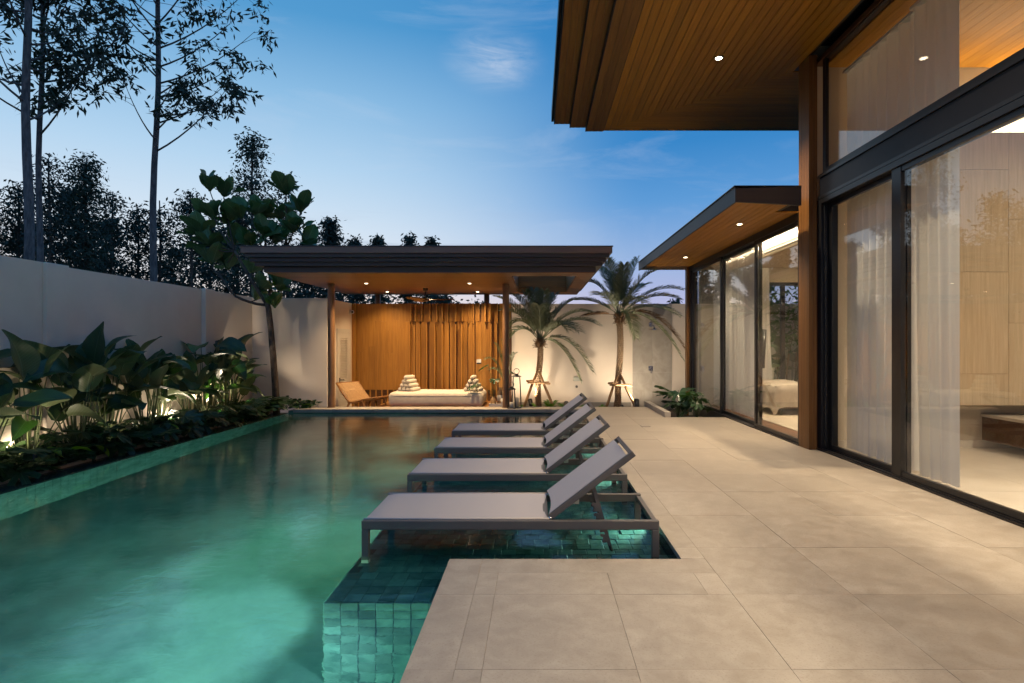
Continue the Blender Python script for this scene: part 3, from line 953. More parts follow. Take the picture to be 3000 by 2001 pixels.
# ================================================================ LOUNGERS
def make_lounger():
    t = thing('sun_lounger', '', 'sun lounger', (0, 0, 0))
    H = 0.356
    for sy in (-1, 1):
        ya, yb = (-0.35, -0.315) if sy < 0 else (0.315, 0.35)
        MB().box(-1.0, 1.0, ya, yb, H - 0.061, H).build('side_rail', 'taupe_metal', t, bevel=0.004)
        for x0 in (-0.999, 0.951):
            MB().box(x0, x0 + 0.048, ya + .0005, yb - .0005, 0.055, H - 0.0612).build('leg', 'taupe_metal', t, bevel=0.003)
            MB().box(x0 - 0.001, x0 + 0.049, ya - .001, yb + .001, 0.0, 0.054).build('foot_cap', 'plastic_pale', t, bevel=0.003)
    for x0 in (-0.999, 0.22, 0.962):
        MB().box(x0, x0 + 0.036, -0.3148, 0.3148, H - 0.050, H - 0.012).build('cross_bar', 'taupe_metal', t, bevel=0.003)
    # seat sling: slightly dished cloth with a curved free edge

    def seat(s, v, up):
        y = (v - 0.5) * 0.655
        x1 = 0.262 - 0.032 * (1 - (2 * v - 1) ** 2)
        x = -0.992 + (x1 + 0.992) * s
        z = H + 0.006 - 0.020 * (1 - (2 * v - 1) ** 2) * min(1, 5 * s + .15) - (0.012 * max(0, 1 - s * 22)) + up
        return (x, y, z)
    b = MB()
    b.grid(lambda s, v: seat(s, v, 0.0), 26, 12)
    b.grid(lambda s, v: seat(s, 1 - v, -0.006), 26, 12)
    b.build('seat_sling', 'sling', t, smooth=True)
    for yy in (-0.318, 0.318):
        b = MB().tube([(-0.992, yy, H + 0.003), (0.262, yy, H + 0.004)], 0.0075, 8)
        b.build('sling_piping', 'sling', t, smooth=True)
    # backrest, hinged
    ang = radians(37.3)
    M = Matrix.Translation((0.268, 0, H + 0.012)) @ Matrix.Rotation(-ang, 4, 'Y')
    L = 0.715
    fr = put('backrest_frame', MB().box(0.0, L, -0.318, -0.290, -0.02, 0.02, M).mesh('backrest_frame', 'taupe_metal', bevel=0.003), t)
    MB().box(0.0, L, 0.290, 0.318, -0.02, 0.02, M).build('backrest_rail', 'taupe_metal', fr, bevel=0.003)
    MB().box(L - 0.03, L - 0.0005, -0.2898, 0.2898, -0.0195, 0.0195, M).build('top_bar', 'taupe_metal', fr, bevel=0.003)
    MB().box(0.035, 0.06, -0.2898, 0.2898, -0.0195, 0.005, M).build('lower_bar', 'taupe_metal', fr)

    def back(s, v, up):
        c = 1 - (2 * v - 1) ** 2
        x = 0.004 + 0.016 * c + (L - 0.049 - 0.010 * c - 0.006) * s
        return M @ Vector((x, (v - 0.5) * 0.60, 0.022 - 0.016 * c + up))
    b = MB()
    b.grid(lambda s, v: back(s, v, 0.0), 20, 12)
    b.grid(lambda s, v: back(s, 1 - v, -0.005), 20, 12)
    b.build('back_sling', 'sling', t, smooth=True)
    # support: pivoting loop with notched plates
    a0 = M @ Vector((0.36, 0, -0.02))
    top, bot = Vector((a0.x, 0, a0.z)), Vector((0.70, 0, 0.085))
    sup = MB()
    for yy in (-0.21, 0.21):
        sup.tube([top + Vector((0, yy, 0)), bot + Vector((0, yy, 0))], 0.010, 8)
    sup.tube([bot + Vector((0, -0.21, 0)), bot + Vector((0, 0.21, 0))], 0.010, 8)
    sup.build('support_loop', 'taupe_metal', t, smooth=True)
    d = (bot - top).normalized()
    n = Vector((-d.z, 0, d.x))
    if n.x > 0:
        n = -n
    for yy in (-0.232, 0.232):
        o0 = top + d * 0.02
        Mx = Matrix((n, d, n.cross(d))).transposed().to_4x4()
        Mx.translation = o0 + Vector((0, yy, 0))
        out = [(-0.012, 0.0), (0.012, 0.0)]
        for k in range(4):
            q = 0.11 + k * 0.075
            out += [(0.012, q), (0.040, q - 0.012), (0.046, q + 0.002), (0.030, q + 0.014), (0.034, q + 0.034), (0.044, q + 0.046), (0.036, q + 0.052), (0.013, q + 0.056)]
        out += [(0.012, 0.42), (-0.012, 0.42)]
        MB().prism(out, (-0.003, 0.003), Mx).build('notched_plate', 'taupe_metal', t)
    for yy in (-0.30, 0.30):
        MB().tube([(0.268, yy - 0.02, H + 0.006), (0.268, yy + 0.02, H + 0.006)], 0.012, 10).build('hinge_bolt', 'steel', t, smooth=True)
    for yy in (-0.25, 0.25):
        q = M @ Vector((0.20, yy, -0.035))
        MB().box(q.x - .02, q.x + .02, q.y - .012, q.y + .012, q.z - .02, q.z + .02).build('stop_block', 'plastic_pale', t, bevel=0.004)
    return t


lg = make_lounger()
labs = ['nearest grey sling sun lounger, its front leg beside the near corner of the deck',
        'second grey sling sun lounger from the front, standing in the shallow water',
        'third grey sling sun lounger from the front, just before the farthest one',
        'farthest grey sling sun lounger, closest to the pavilion']
for i, y in enumerate((4.105, 5.43, 6.70, 7.95)):
    o = lg if i == 0 else copy_tree(lg)
    o.location = (-0.176 + (0, 0.0, 0.012, 0.02)[i], y, LEDGE + 0.001)
    o.rotation_euler.z = (0, 0.004, -0.004, 0.006)[i]
    tag(o, labs[i], group='sun loungers standing in the shallow ledge of the pool')

# ================================================================ LOUNGE
pl = thing('slatted_platform', 'low slatted wooden platform under the daybed in the lounge', 'platform', (-2.1, 12.6, SUNK))
b = MB()
x = -3.50
while x < -0.82:
    b.box(x, x + 0.044, 12.02, 13.35, -0.055, -0.030)
    x += 0.052
b.build('slat', 'teak', pl, kind='stuff')
MB().box(-3.48, -0.84, 12.05, 12.09, -0.115, -0.056).box(-3.48, -0.84, 13.27, 13.31, -0.115, -0.056).build('beam', 'dark_wood', pl)
for x in (-3.42, -2.15, -0.90):
    for y in (12.10, 13.22):
        MB().box(x, x + .06, y, y + .045, SUNK, -0.116).build('leg', 'dark_wood', pl)


def soft_box(x0, x1, y0, y1, z0, z1, r, seed=1, amp=0.012):
    bm = bmesh.new()
    bmesh.ops.create_cube(bm, size=1)
    for v in bm.verts:
        v.co = Vector(((x0 + x1) / 2 + v.co.x * (x1 - x0), (y0 + y1) / 2 + v.co.y * (y1 - y0), (z0 + z1) / 2 + v.co.z * (z1 - z0)))
    bmesh.ops.bevel(bm, geom=bm.edges[:], offset=r, segments=5, affect='EDGES', profile=0.5)
    bmesh.ops.triangulate(bm, faces=[f for f in bm.faces if len(f.verts) > 4])
    bmesh.ops.subdivide_edges(bm, edges=[e for e in bm.edges if e.calc_length() > 0.25], cuts=6, use_grid_fill=True)
    rr = random.Random(seed)
    ph = [rr.uniform(0, 6) for _ in range(6)]
    for v in bm.verts:
        c = v.co
        v.co.z += amp * (sin(c.x * 4.1 + ph[0]) * cos(c.y * 5 + ph[1]))
        v.co.y += amp * 0.8 * sin(c.x * 5.3 + ph[2]) * sin(c.z * 9 + ph[3])
    me = bpy.data.meshes.new('soft')
    bm.to_mesh(me)
    bm.free()
    me.polygons.foreach_set('use_smooth', [True] * len(me.polygons))
    return me


me = soft_box(-3.22, -1.16, 12.12, 13.10, -0.028, 0.275, 0.085, 1, 0.006)
me.materials.append(MATS['linen'])
dbd = put('daybed_mattress', me, label='thick cream daybed mattress lying on the slatted wooden platform', cat='daybed')
MB().tube([(-3.14, 12.118, 0.205), (-1.24, 12.118, 0.205)], 0.004, 6).build('piping', 'linen', dbd, smooth=True)


def thai_cushion(loc, rz, label):
    t = thing('triangle_cushion', label, 'cushion', (0, 0, 0), 'triangular roll cushions on the daybed')
    R = 0.050
    for row in range(4):
        for k in range(4 - row):
            x = (k - (3 - row) / 2) * 0.098
            z = R + row * 0.089
            prof = [(0.010, -0.19), (0.026, -0.186), (R * .90, -0.168), (R, -0.12), (R, 0.12), (R * .90, 0.168), (0.026, 0.186), (0.010, 0.19)]
            b = MB().lathe(prof, (0, 0, 0), 14)
            M = Matrix.Translation((x, 0, z)) @ Matrix.Rotation(pi / 2, 4, 'X')
            b.v = [tuple(M @ Vector(p)) for p in b.v]
            b.build('roll', 'linen', t, smooth=True)
    t.location = loc
    t.rotation_euler.z = rz
    return t


thai_cushion((-2.87, 12.63, 0.262), radians(-17), 'triangular stack of cream roll cushions on the left end of the daybed')
thai_cushion((-1.42, 12.60, 0.262), radians(-5), 'triangular stack of cream roll cushions on the right end of the daybed')

# lounge chair, woven, facing right
ch = thing('lounge_chair', 'low wooden lounge chair with woven back and seat beside the louvred door', 'chair', (0, 0, 0))
for sy in (-0.30, 0.30):
    MB().tube([(-0.50, sy, 0.74), (-0.30, sy, 0.52), (-0.12, sy, 0.35), (-0.08, sy, 0.32)], [.020, .024, .024, .022], 8).build('back_post', 'teak', ch, smooth=True)
    MB().tube([(-0.14, sy, 0.335), (0.05, sy, 0.335), (0.30, sy, 0.41), (0.50, sy, 0.455)], [.020, .022, .021, .018], 8).build('seat_rail', 'teak', ch, smooth=True)
    MB().tube([(-0.10, sy, 0.33), (-0.22, sy, 0.13), (-0.29, sy, 0.0)], [.024, .021, .016], 8).build('leg', 'teak', ch, smooth=True)
    MB().tube([(0.06, sy, 0.335), (0.13, sy, 0.13), (0.17, sy, 0.0)], [.022, .020, .015], 8).build('leg', 'teak', ch, smooth=True)
    MB().tube([(0.30, sy, 0.41), (0.40, sy, 0.17), (0.46, sy, 0.0)], [.022, .019, .015], 8).build('leg', 'teak', ch, smooth=True)
MB().tube([(-0.50, -0.31, 0.74), (-0.50, 0.31, 0.74)], 0.018, 8).build('top_rail', 'teak', ch, smooth=True)
MB().tube([(0.50, -0.31, 0.455), (0.50, 0.31, 0.455)], 0.018, 8).build('front_rail', 'teak', ch, smooth=True)


def woven(p0, p1, name):
    p0, p1 = Vector(p0), Vector(p1)
    d = p1 - p0
    nrm = Vector((-d.z, 0, d.x)).normalized()

    def fn(s, v, up):
        u = 1 if (int(s * 26) + int(v * 22)) % 2 else -1
        sag = -0.028 * sin(pi * s) * (1 - (2 * v - 1) ** 4)
        return p0 + d * s + Vector((0, (v - 0.5) * 0.56, 0)) + nrm * (sag + u * 0.004 + up)
    b = MB().grid(lambda s, v: fn(s, v, 0), 26, 22)
    b.grid(lambda s, v: fn(s, 1 - v, -0.012), 26, 22)
    b.build(name, 'rattan', ch)


woven((-0.095, 0, 0.35), (-0.49, 0, 0.73), 'woven_back')
woven((-0.11, 0, 0.345), (0.49, 0, 0.46), 'woven_seat')
ch.location = (-3.84, 12.42, SUNK)
ch.rotation_euler.z = radians(-30)
ch.scale = (1.02, 1.02, 1.0)

# ceiling fan
fan = thing('ceiling_fan', 'wooden three bladed ceiling fan hanging under the pavilion roof', 'fan', (-2.52, 12.7, zs))
MB().lathe([(0.02, zs - 0.055), (0.055, zs - 0.05), (0.06, zs - 0.01), (0.06, zs - 0.0005)], (-2.52, 12.7, 0), 20).build('canopy', 'black_metal', fan, smooth=True)
MB().lathe([(0.012, zs - 0.24), (0.012, zs - 0.05)], (-2.52, 12.7, 0), 10).build('down_rod', 'black_metal', fan, smooth=True)
MB().lathe([(0.03, zs - 0.30), (0.075, zs - 0.285), (0.085, zs - 0.25), (0.06, zs - 0.225), (0.02, zs - 0.215)], (-2.52, 12.7, 0), 20).build('motor', 'dark_wood', fan, smooth=True)
for k in range(3):
    M = Matrix.Translation((-2.52, 12.7, zs - 0.262)) @ Matrix.Rotation(radians(4 + 120 * k), 4, 'Z') @ Matrix.Rotation(radians(11), 4, 'X')

    def bl(s, v, up):
        wd = 0.065 + 0.035 * sin(pi * min(1, s * 1.15)) - 0.05 * max(0, s - 0.85) / 0.15
        return M @ Vector((0.07 + 0.60 * s, (v - 0.5) * 2 * wd, up + 0.02 * s * s))
    MB().grid(lambda s, v: bl(s, v, 0.006), 12, 4).grid(lambda s, v: bl(s, 1 - v, -0.006), 12, 4).build('blade', 'teak', fan, smooth=True)

# security camera on the store wall
cc = thing('security_camera', 'small white security camera on the return wall above the louvred door', 'camera', (-4.55, 13.7, 2.1))
MB().box(-4.559, -4.545, 13.64, 13.76, 2.05, 2.17).build('mount_plate', 'plastic_white', cc, bevel=0.004)
MB().tube([(-4.545, 13.7, 2.11), (-4.50, 13.68, 2.11)], 0.016, 10).build('arm', 'plastic_white', cc)
MB().tube([(-4.53, 13.73, 2.115), (-4.46, 13.55, 2.10)], 0.042, 16).build('housing', 'plastic_white', cc, smooth=False)
MB().tube([(-4.461, 13.551, 2.10), (-4.458, 13.543, 2.0994)], 0.028, 14).build('lens', 'wet_black', cc)

# wall switch
sw = thing('wall_control', 'white square control plate on the wooden wall above the right cushions', 'switch', (-1.42, 13.78, 0.9))
MB().box(-1.475, -1.365, 13.765, 13.80, 0.865, 0.95).build('plate', 'plastic_white', sw, bevel=0.003)
MB().box(-1.475, -1.365, 13.77, 13.80, 0.83, 0.864).build('base_box', 'wet_black', sw, bevel=0.003)

# tray with two woven vases
MB().box(-1.03, -0.70, 12.12, 12.45, -0.029, -0.012).box(-1.03, -0.70, 12.12, 12.135, -0.0115, 0.035).box(-1.03, -0.70, 12.435, 12.45, -0.0115, 0.035) \
    .box(-1.03, -1.015, 12.136, 12.434, -0.0115, 0.035).box(-0.715, -0.70, 12.136, 12.434, -0.0115, 0.035) \
    .build('tray', 'paint_white', label='white rectangular tray holding two woven vases on the platform', cat='tray')
vs = thing('small_vase', 'short woven vase with monstera leaves on the white tray', 'vase', (-0.95, 12.25, -0.011))
MB().lathe([(0.055, 0), (0.062, 0.03), (0.062, 0.10), (0.05, 0.14), (0.03, 0.165), (0.034, 0.19), (0.03, 0.19), (0.027, 0.16)], (-0.95, 12.25, -0.011), 18).build('woven_body', 'rattan', vs, smooth=True)
vt = thing('tall_vase', 'tall bottle shaped woven vase on the white tray', 'vase', (-0.80, 12.3, -0.011))
MB().lathe([(0.062, 0), (0.068, 0.05), (0.068, 0.26), (0.055, 0.31), (0.035, 0.33), (0.036, 0.385), (0.030, 0.385), (0.03, 0.33)], (-0.80, 12.3, -0.011), 18).build('woven_body', 'rattan', vt, smooth=True)
MB().lathe([(0.0695, 0.10), (0.0695, 0.22)], (-0.80, 12.3, -0.011), 18).build('band', 'candle_wax', vt, smooth=True)
mg = thing('glass_tumbler', 'pale ceramic cup beside the tall woven vase', 'cup', (-0.66, 12.35, -0.03))
MB().lathe([(0.03, 0), (0.035, 0.16), (0.031, 0.16), (0.027, 0.01)], (-0.745, 12.20, -0.011), 16).build('cup_body', 'paint_white', mg, smooth=True)


# lanterns
def lantern(x, y, h, wd, label):
    t = thing('lantern', label, 'lantern', (x, y, 0), 'black metal lanterns at the pavilion post')
    tw = wd * 0.72
    for sx in (-1, 1):
        for sy in (-1, 1):
            MB().bar((x + sx * wd / 2, y + sy * wd / 2, 0.012), (x + sx * tw / 2, y + sy * tw / 2, h), 0.012, 0.012).build('upright', 'wet_black', t)
    MB().box(x - wd / 2 - .008, x + wd / 2 + .008, y - wd / 2 - .008, y + wd / 2 + .008, 0.0, 0.012).build('base', 'wet_black', t)
    MB().lathe([(tw * .78, h), (tw * .74, h + 0.012), (tw * .3, h + 0.035), (tw * .27, h + 0.06), (0.02, h + 0.062)], (x, y, 0), 4).build('cap', 'wet_black', t)
    R = tw * .42
    MB().tube([(x + R * cos(a), y, h + 0.06 + R + R * sin(a)) for a in [2 * pi * k / 20 for k in range(21)]], 0.006, 6, cap=False).build('ring_handle', 'wet_black', t, smooth=True)
    for sx in (-1, 1):
        b = MB()
        e, f = wd / 2 - .006, tw / 2 - .004
        b.add([(x + sx * e, y - e, 0.013), (x + sx * e, y + e, 0.013), (x + sx * f, y + f, h - .002), (x + sx * f, y - f, h - .002)], [(0, 1, 2, 3)])
        b.build('glass_side', 'glass_plain', t)
    return t


lantern(-0.42, 11.83 - .08, 0.64, 0.19, 'taller black metal lantern with a ring handle beside the right post')
lantern(-0.545 + 0.03, 11.58, 0.39, 0.155, 'shorter black metal lantern with a candle just right of the post')
for (x, y, r, h, lb) in ((-0.512, 11.58, 0.045, 0.115, 'pale pillar candle inside the shorter lantern'), (-0.415, 11.75, 0.045, 0.19, 'tall pale pillar candle inside the taller lantern')):
    c = thing('candle', lb, 'candle', (x, y, 0.013), 'pillar candles in the lanterns')
    MB().lathe([(r, 0.0), (r, h - .006), (r * .85, h), (r * .3, h - .008)], (x, y, 0.013), 16).build('wax', 'candle_wax', c, smooth=True)
    MB().lathe([(0.003, h - .01), (0.003, h + .01)], (x, y, 0.013), 6).build('wick', 'wet_black', c)

# shower fittings on the back wall
sh = thing('rain_shower', 'chrome rain shower head on an arm high on the back wall', 'shower', (2.86, 13.95, 1.75))
MB().box(2.80, 2.88, 13.955, 13.99, 1.76, 1.85).build('mount_plate', 'steel', sh, bevel=0.004)
MB().tube([(2.84, 13.955, 1.80), (2.84, 13.80, 1.80), (2.86, 13.68, 1.77), (2.87, 13.66, 1.72)], 0.014, 10).build('arm', 'steel', sh, smooth=True)
MB().lathe([(0.02, 1.725), (0.03, 1.70), (0.12, 1.685), (0.12, 1.67)], (2.87, 13.66, 0), 24).build('rose', 'steel', sh)
st_ = thing('shower_tap', 'square chrome shower tap on the wall below the shower head', 'tap', (2.84, 13.95, 0.68))
MB().box(2.79, 2.90, 13.958, 13.981, 0.66, 0.77).build('plate', 'steel', st_, bevel=0.004)
MB().box(2.82, 2.87, 13.90, 13.958, 0.69, 0.74).build('knob', 'steel', st_, bevel=0.006)
MB().box(2.83, 2.86, 13.89, 13.90, 0.60, 0.735).build('lever', 'steel', st_, bevel=0.003)
bx = thing('outlet_box', 'grey weatherproof outlet box low on the back wall behind the drooping fronds', 'outlet', (0.99, 13.95, 0.45))
MB().box(0.92, 1.09, 13.93, 13.999, 0.40, 0.50).build('cover', 'plastic_pale', bx, bevel=0.015, seg=2)
MB().lathe([(0.0, 0.0), (0.03, 0.0), (0.03, 0.03), (0.012, 0.032), (0.012, 0.07)], (0, 0, 0), 14)
b = MB().lathe([(0.03, 0.0), (0.03, 0.015), (0.014, 0.02), (0.014, 0.06)], (0, 0, 0), 14)
b.v = [tuple(Matrix.Translation((1.0, 13.999, 0.26)) @ Matrix.Rotation(pi / 2, 4, 'X') @ Vector(p)) for p in b.v]
vv = thing('garden_tap', 'small round chrome tap on the back wall under the outlet box', 'tap', (1.0, 13.95, 0.26))
b.build('spout', 'steel', vv, smooth=True)

# recessed covers in the deck
dc = thing('deck_outlet', 'small square metal cover let into the far deck', 'cover', (1.78, 8.9, 0))
MB().box(1.70, 1.83, 9.02, 9.15, 0.0005, 0.003).build('cover_plate', 'stone_coping', dc)
for (x0, x1, y0, y1) in ((1.695, 1.70, 9.015, 9.155), (1.83, 1.835, 9.015, 9.155), (1.70, 1.83, 9.015, 9.02), (1.70, 1.83, 9.15, 9.155)):
    MB().box(x0, x1, y0, y1, -0.001, 0.0035).build('cover_rim', 'wet_black', dc)

# step light at the wing post
sl = thing('step_light', 'small bright wall light low beside the far glass door', 'lamp', (3.6, 12.3, 0.1))
MB().box(3.36, 3.44, 12.30, 12.36, -0.28, 0.055).build('light_box', 'stone_coping', sl)
MB().box(3.375, 3.425, 12.292, 12.2995, -0.045, 0.035).build('lamp_face', 'lamp_warm', sl)

# ================================================================ INTERIORS
def curtain(name, label, x, y0, y1, z0, z1, wav=0.13, amp=0.035, seed=1, mat='sheer', along='y', flare=0.0, group=None):
    rr = random.Random(seed)
    n = max(24, int((y1 - y0) / wav * 10))
    ph = [rr.uniform(0, 6) for _ in range(4)]
    rows = [0, .03, .2, .4, .6, .8, .93, 1.0]

    def fn(i, j):
        s = i / n
        t = rows[j]
        y = y0 + (y1 - y0) * s
        q = y + 0.03 * sin(y * 5 + ph[3])
        k = 2 * pi * q / wav
        a = amp * (0.55 + 0.45 * sin(y * 3.1 + ph[0])) * (0.55 + 0.45 * t)
        off = a * sin(k + 0.35 * sin(t * 3 + ph[1] + y)) + 0.16 * a * sin(1.7 * k + ph[2])
        yy = y + flare * t * t * s
        z = z1 + (z0 - z1) * t
        return (x + off, yy, z) if along == 'y' else (yy, x + off, z)
    b = MB()
    m_ = len(rows)
    b.v = [fn(i, j) for i in range(n + 1) for j in range(m_)]
    b.f = [(i * m_ + j, (i + 1) * m_ + j, (i + 1) * m_ + j + 1, i * m_ + j + 1) for i in range(n) for j in range(m_ - 1)]
    t = thing(name, label, 'curtain', ((x, y0, z1) if along == 'y' else (y0, x, z1)), group)
    b.build('drape', mat, t, smooth=True)
    if along == 'y':
        MB().box(x - .05, x + .05, y0, y1, z1, z1 + .03).build('curtain_rail', 'plastic_white', t)
    else:
        MB().box(y0, y1, x - .05, x + .05, z1, z1 + .03).build('curtain_rail', 'plastic_white', t)
    return t


G_ = 'sheer curtains behind the glass'
curtain('sheer_curtain', 'tall pale sheer curtain behind the high living room glass', 3.95, 5.80, 7.13, 0.02, 4.78, 0.165, 0.075, 3, group=G_)
curtain('sheer_curtain', 'gathered end of the sheer curtain lit behind the big right pane', 3.90, 5.17, 5.78, 0.015, 4.78, 0.17, 0.09, 8, group=G_, flare=-0.10)
curtain('sheer_curtain', 'sheer curtain behind the far left bedroom pane', 3.86, 11.0, 12.2, 0.02, 3.0, 0.14, 0.04, 5, group=G_)
curtain('sheer_curtain', 'sheer curtain behind the middle bedroom pane', 3.84, 9.85, 10.9, 0.02, 3.0, 0.14, 0.045, 6, group=G_)
curtain('thick_curtain', 'heavy beige drape bunched behind the sheer in the bedroom', 11.95, 4.05, 4.45, 0.02, 3.0, 0.12, 0.05, 9, mat='throw', along='x')
curtain('sheer_curtain', 'narrow sheer curtain at the left of the bedroom garden window', 11.98, 4.62, 4.98, 0.02, 3.0, 0.11, 0.04, 12, along='x', group=G_, flare=0.1)

# wall cabinet of the living room
cab = thing('wall_cabinet', 'tall light oak wall cabinet of flush panels in the living room', 'cabinet', (5.2, 7.1, 0.57))
MB().box(5.20, 9.3, 6.99, 7.248, 0.575, 3.97).build('carcass', 'dark_wood', cab)
cols = [(5.20, 5.876, (0.573, 0.966, 2.235, 3.51, 3.975)), (5.876, 6.552, (0.573, 1.60, 2.89, 3.975)), (6.552, 7.228, (0.573, 0.966, 2.235, 3.51, 3.975)), (7.228, 7.904, (0.573, 1.60, 2.89, 3.975))]
for (x0, x1, zz) in cols:
    for i in range(len(zz) - 1):
        MB().box(x0 + 0.002, x1 - 0.002, 6.968, 6.99, zz[i] + 0.002, zz[i + 1] - 0.002).build('door_panel', 'oak_panel', cab)
cs = thing('floating_console', 'dark wood floating console under the oak wall panels', 'console', (6.4, 6.8, 0.1))
MB().box(5.76, 8.6, 6.35, 7.24, 0.10, 0.40).build('drawer_box', 'dark_wood', cs, bevel=0.003)
MB().box(5.74, 8.6, 6.33, 7.24, 0.402, 0.44).build('top_slab', 'int_tile', cs, bevel=0.003)
MB().box(3.80, 9.3, 7.225, 7.249, 0.0, 0.09).build('skirting_board', 'int_tile', vil)
cv = thing('cove_light', 'warm cove light strip on top of the oak wall cabinet', 'lamp', (6, 7.1, 3.99))
MB().box(5.22, 9.2, 7.06, 7.10, 3.976, 3.99).build('light_strip', 'cove_warm', cv)
# bedroom cove strips
for (lb, x0, x1, y0, y1, z0) in (('warm cove light strip along the bedroom glass wall', 4.02, 4.06, 7.5, 11.5, 2.955), ('warm cove light strip above the bedroom garden window', 4.2, 9.2, 11.58, 11.62, 2.955)):
    c = thing('cove_light', lb, 'lamp', (x0, y0, z0), 'cove light strips of the bedroom ceiling')
    MB().box(x0, x1, y0, y1, z0, z0 + 0.012).build('light_strip', 'cove_warm', c)

# bed
bed = thing('bed', 'low bed with a folded linen throw behind the bedroom glass', 'bed', (5.4, 11.0, 0))
MB().box(4.52, 6.5, 10.42, 12.0, 0.13, 0.27).build('bed_base', 'dark_wood', bed, bevel=0.01)
for x, y in ((4.56, 10.46), (4.56, 11.94), (6.4, 10.46), (6.4, 11.94)):
    MB().box(x, x + .03, y, y + .03, 0.0, 0.13).build('leg', 'wet_black', bed)
me = soft_box(4.48, 6.5, 10.40, 12.02, 0.271, 0.52, 0.07, 4)
me.materials.append(MATS['linen'])
put('mattress', me, bed)
b = MB()
def thr(s, v):
    y = 10.30 + 1.8 * v
    path = [(4.42, 0.10), (4.435, 0.25), (4.45, 0.42), (4.50, 0.535), (4.60, 0.56), (4.9, 0.565), (5.3, 0.565)]
    q = s * (len(path) - 1)
    i = min(int(q), len(path) - 2)
    f = q - i
    x = path[i][0] * (1 - f) + path[i + 1][0] * f
    z = path[i][1] * (1 - f) + path[i + 1][1] * f
    wv = 0.018 * sin(y * 21 + 2 * x) + 0.012 * sin(y * 47)
    k = max(0, 1 - s * 2)
    if y < 10.42:
        z -= (10.42 - y) * 3.4
        y = 10.385
    return (x - wv * k - 0.02 * k, y + 0.01 * sin(x * 30), z + 0.012 * sin(y * 17) * (1 - k) + 0.02 * k * sin(y * 9))
b.grid(thr, 24, 60)
b.build('throw', 'throw', bed, smooth=True)
MB().grid(lambda s, v: (3.98 + 2.6 * s, 8.55 + 3.25 * v, 0.008 + 0.002 * sin(9 * v) * sin(7 * s)), 8, 8).build('rug', 'rug', label='pale cream rug on the bedroom floor in front of the bed', cat='rug')
# telescope on a tripod
tp = thing('floor_telescope', 'black telescope on a wooden tripod beside the bedroom curtains', 'telescope', (4.46, 11.3, 0))
hub = Vector((4.46, 11.3, 0.72))
for a in (200, 320, 80):
    MB().bar(hub + Vector((0.02 * cos(radians(a)), .02 * sin(radians(a)), 0)), Vector((4.46 + 0.30 * cos(radians(a)), 11.3 + 0.30 * sin(radians(a)), 0.0)), 0.03, 0.022).build('leg', 'teak', tp)
MB().lathe([(0.035, 0.66), (0.035, 0.78), (0.018, 0.80), (0.018, 1.15), (0.03, 1.16), (0.03, 1.30), (0.01, 1.31)], (4.46, 11.3, 0), 12).build('column', 'wet_black', tp, smooth=True)
MB().tube([(4.52, 11.2, 0.85), (4.56, 11.27, 1.25), (4.59, 11.32, 1.62)], [.045, .05, .06], 14).build('tube', 'wet_black', tp, smooth=True)
# ================================================================ PLANTS
UP = Vector((0, 0, 1))


def leaf_frame(p, dv, scale=1.0, roll=0.0, nrm=None):
    dv = Vector(dv).normalized()
    n = (UP - dv * dv.dot(UP)) if nrm is None else Vector(nrm)
    n = n - dv * n.dot(dv)
    if n.length < 0.08:
        n = Vector((-dv.y, dv.x, 0.02))
        if n.length < 0.05:
            n = Vector((1, 0, 0))
    n.normalize()
    s = dv.cross(n)
    M = Matrix((s, dv, n)).transposed().to_4x4()
    M = M @ Matrix.Rotation(roll, 4, 'Y') @ Matrix.Scale(scale, 4)
    M.translation = Vector(p)
    return M


def paddle(L, W, droop, fold, seed, mat, nu=9, wide=0.5, wavy=0.02):
    rr = random.Random(seed)
    ph = rr.uniform(0, 6)
    b = MB()

    def fn(s, v):
        q = (v - 0.5) * 2
        w = W * (sin(pi * min(1, (s + 0.02) ** wide)) ** 0.62 if s < 1 else 0.0) + 0.004
        a = droop * s
        y = L * (sin(a) / droop if abs(droop) > 1e-3 else s)
        z = -L * ((1 - cos(a)) / droop if abs(droop) > 1e-3 else 0)
        lift = abs(q) * w * fold + wavy * L * sin(s * 9 + ph + q * 2) * q * q
        return (q * w * (1 - 0.25 * fold), y, z + lift)
    b.grid(fn, nu, 4)
    me = b.mesh('leaf', mat, smooth=True)
    bm = bmesh.new()
    bm.from_mesh(me)
    bmesh.ops.remove_doubles(bm, verts=bm.verts, dist=0.0008)
    bm.normal_update()
    if sum(f.normal.z for f in bm.faces) < 0:
        bmesh.ops.reverse_faces(bm, faces=bm.faces)
    bm.to_mesh(me)
    bm.free()
    return me


CAL = [paddle(0.46, 0.135, 0.25 + 0.22 * k, 0.22 + 0.10 * (k % 3), k, 'calathea_leaf', wide=0.72, wavy=0.03) for k in range(6)]
BIG = [paddle(0.44, 0.135, 0.02 + 0.16 * k, 0.16, 40 + k, 'fiddle_leaf', wide=1.35, wavy=0.05) for k in range(4)]
LIME = paddle(0.20, 0.07, 0.5, 0.2, 77, 'lime_leaf', wide=0.8)


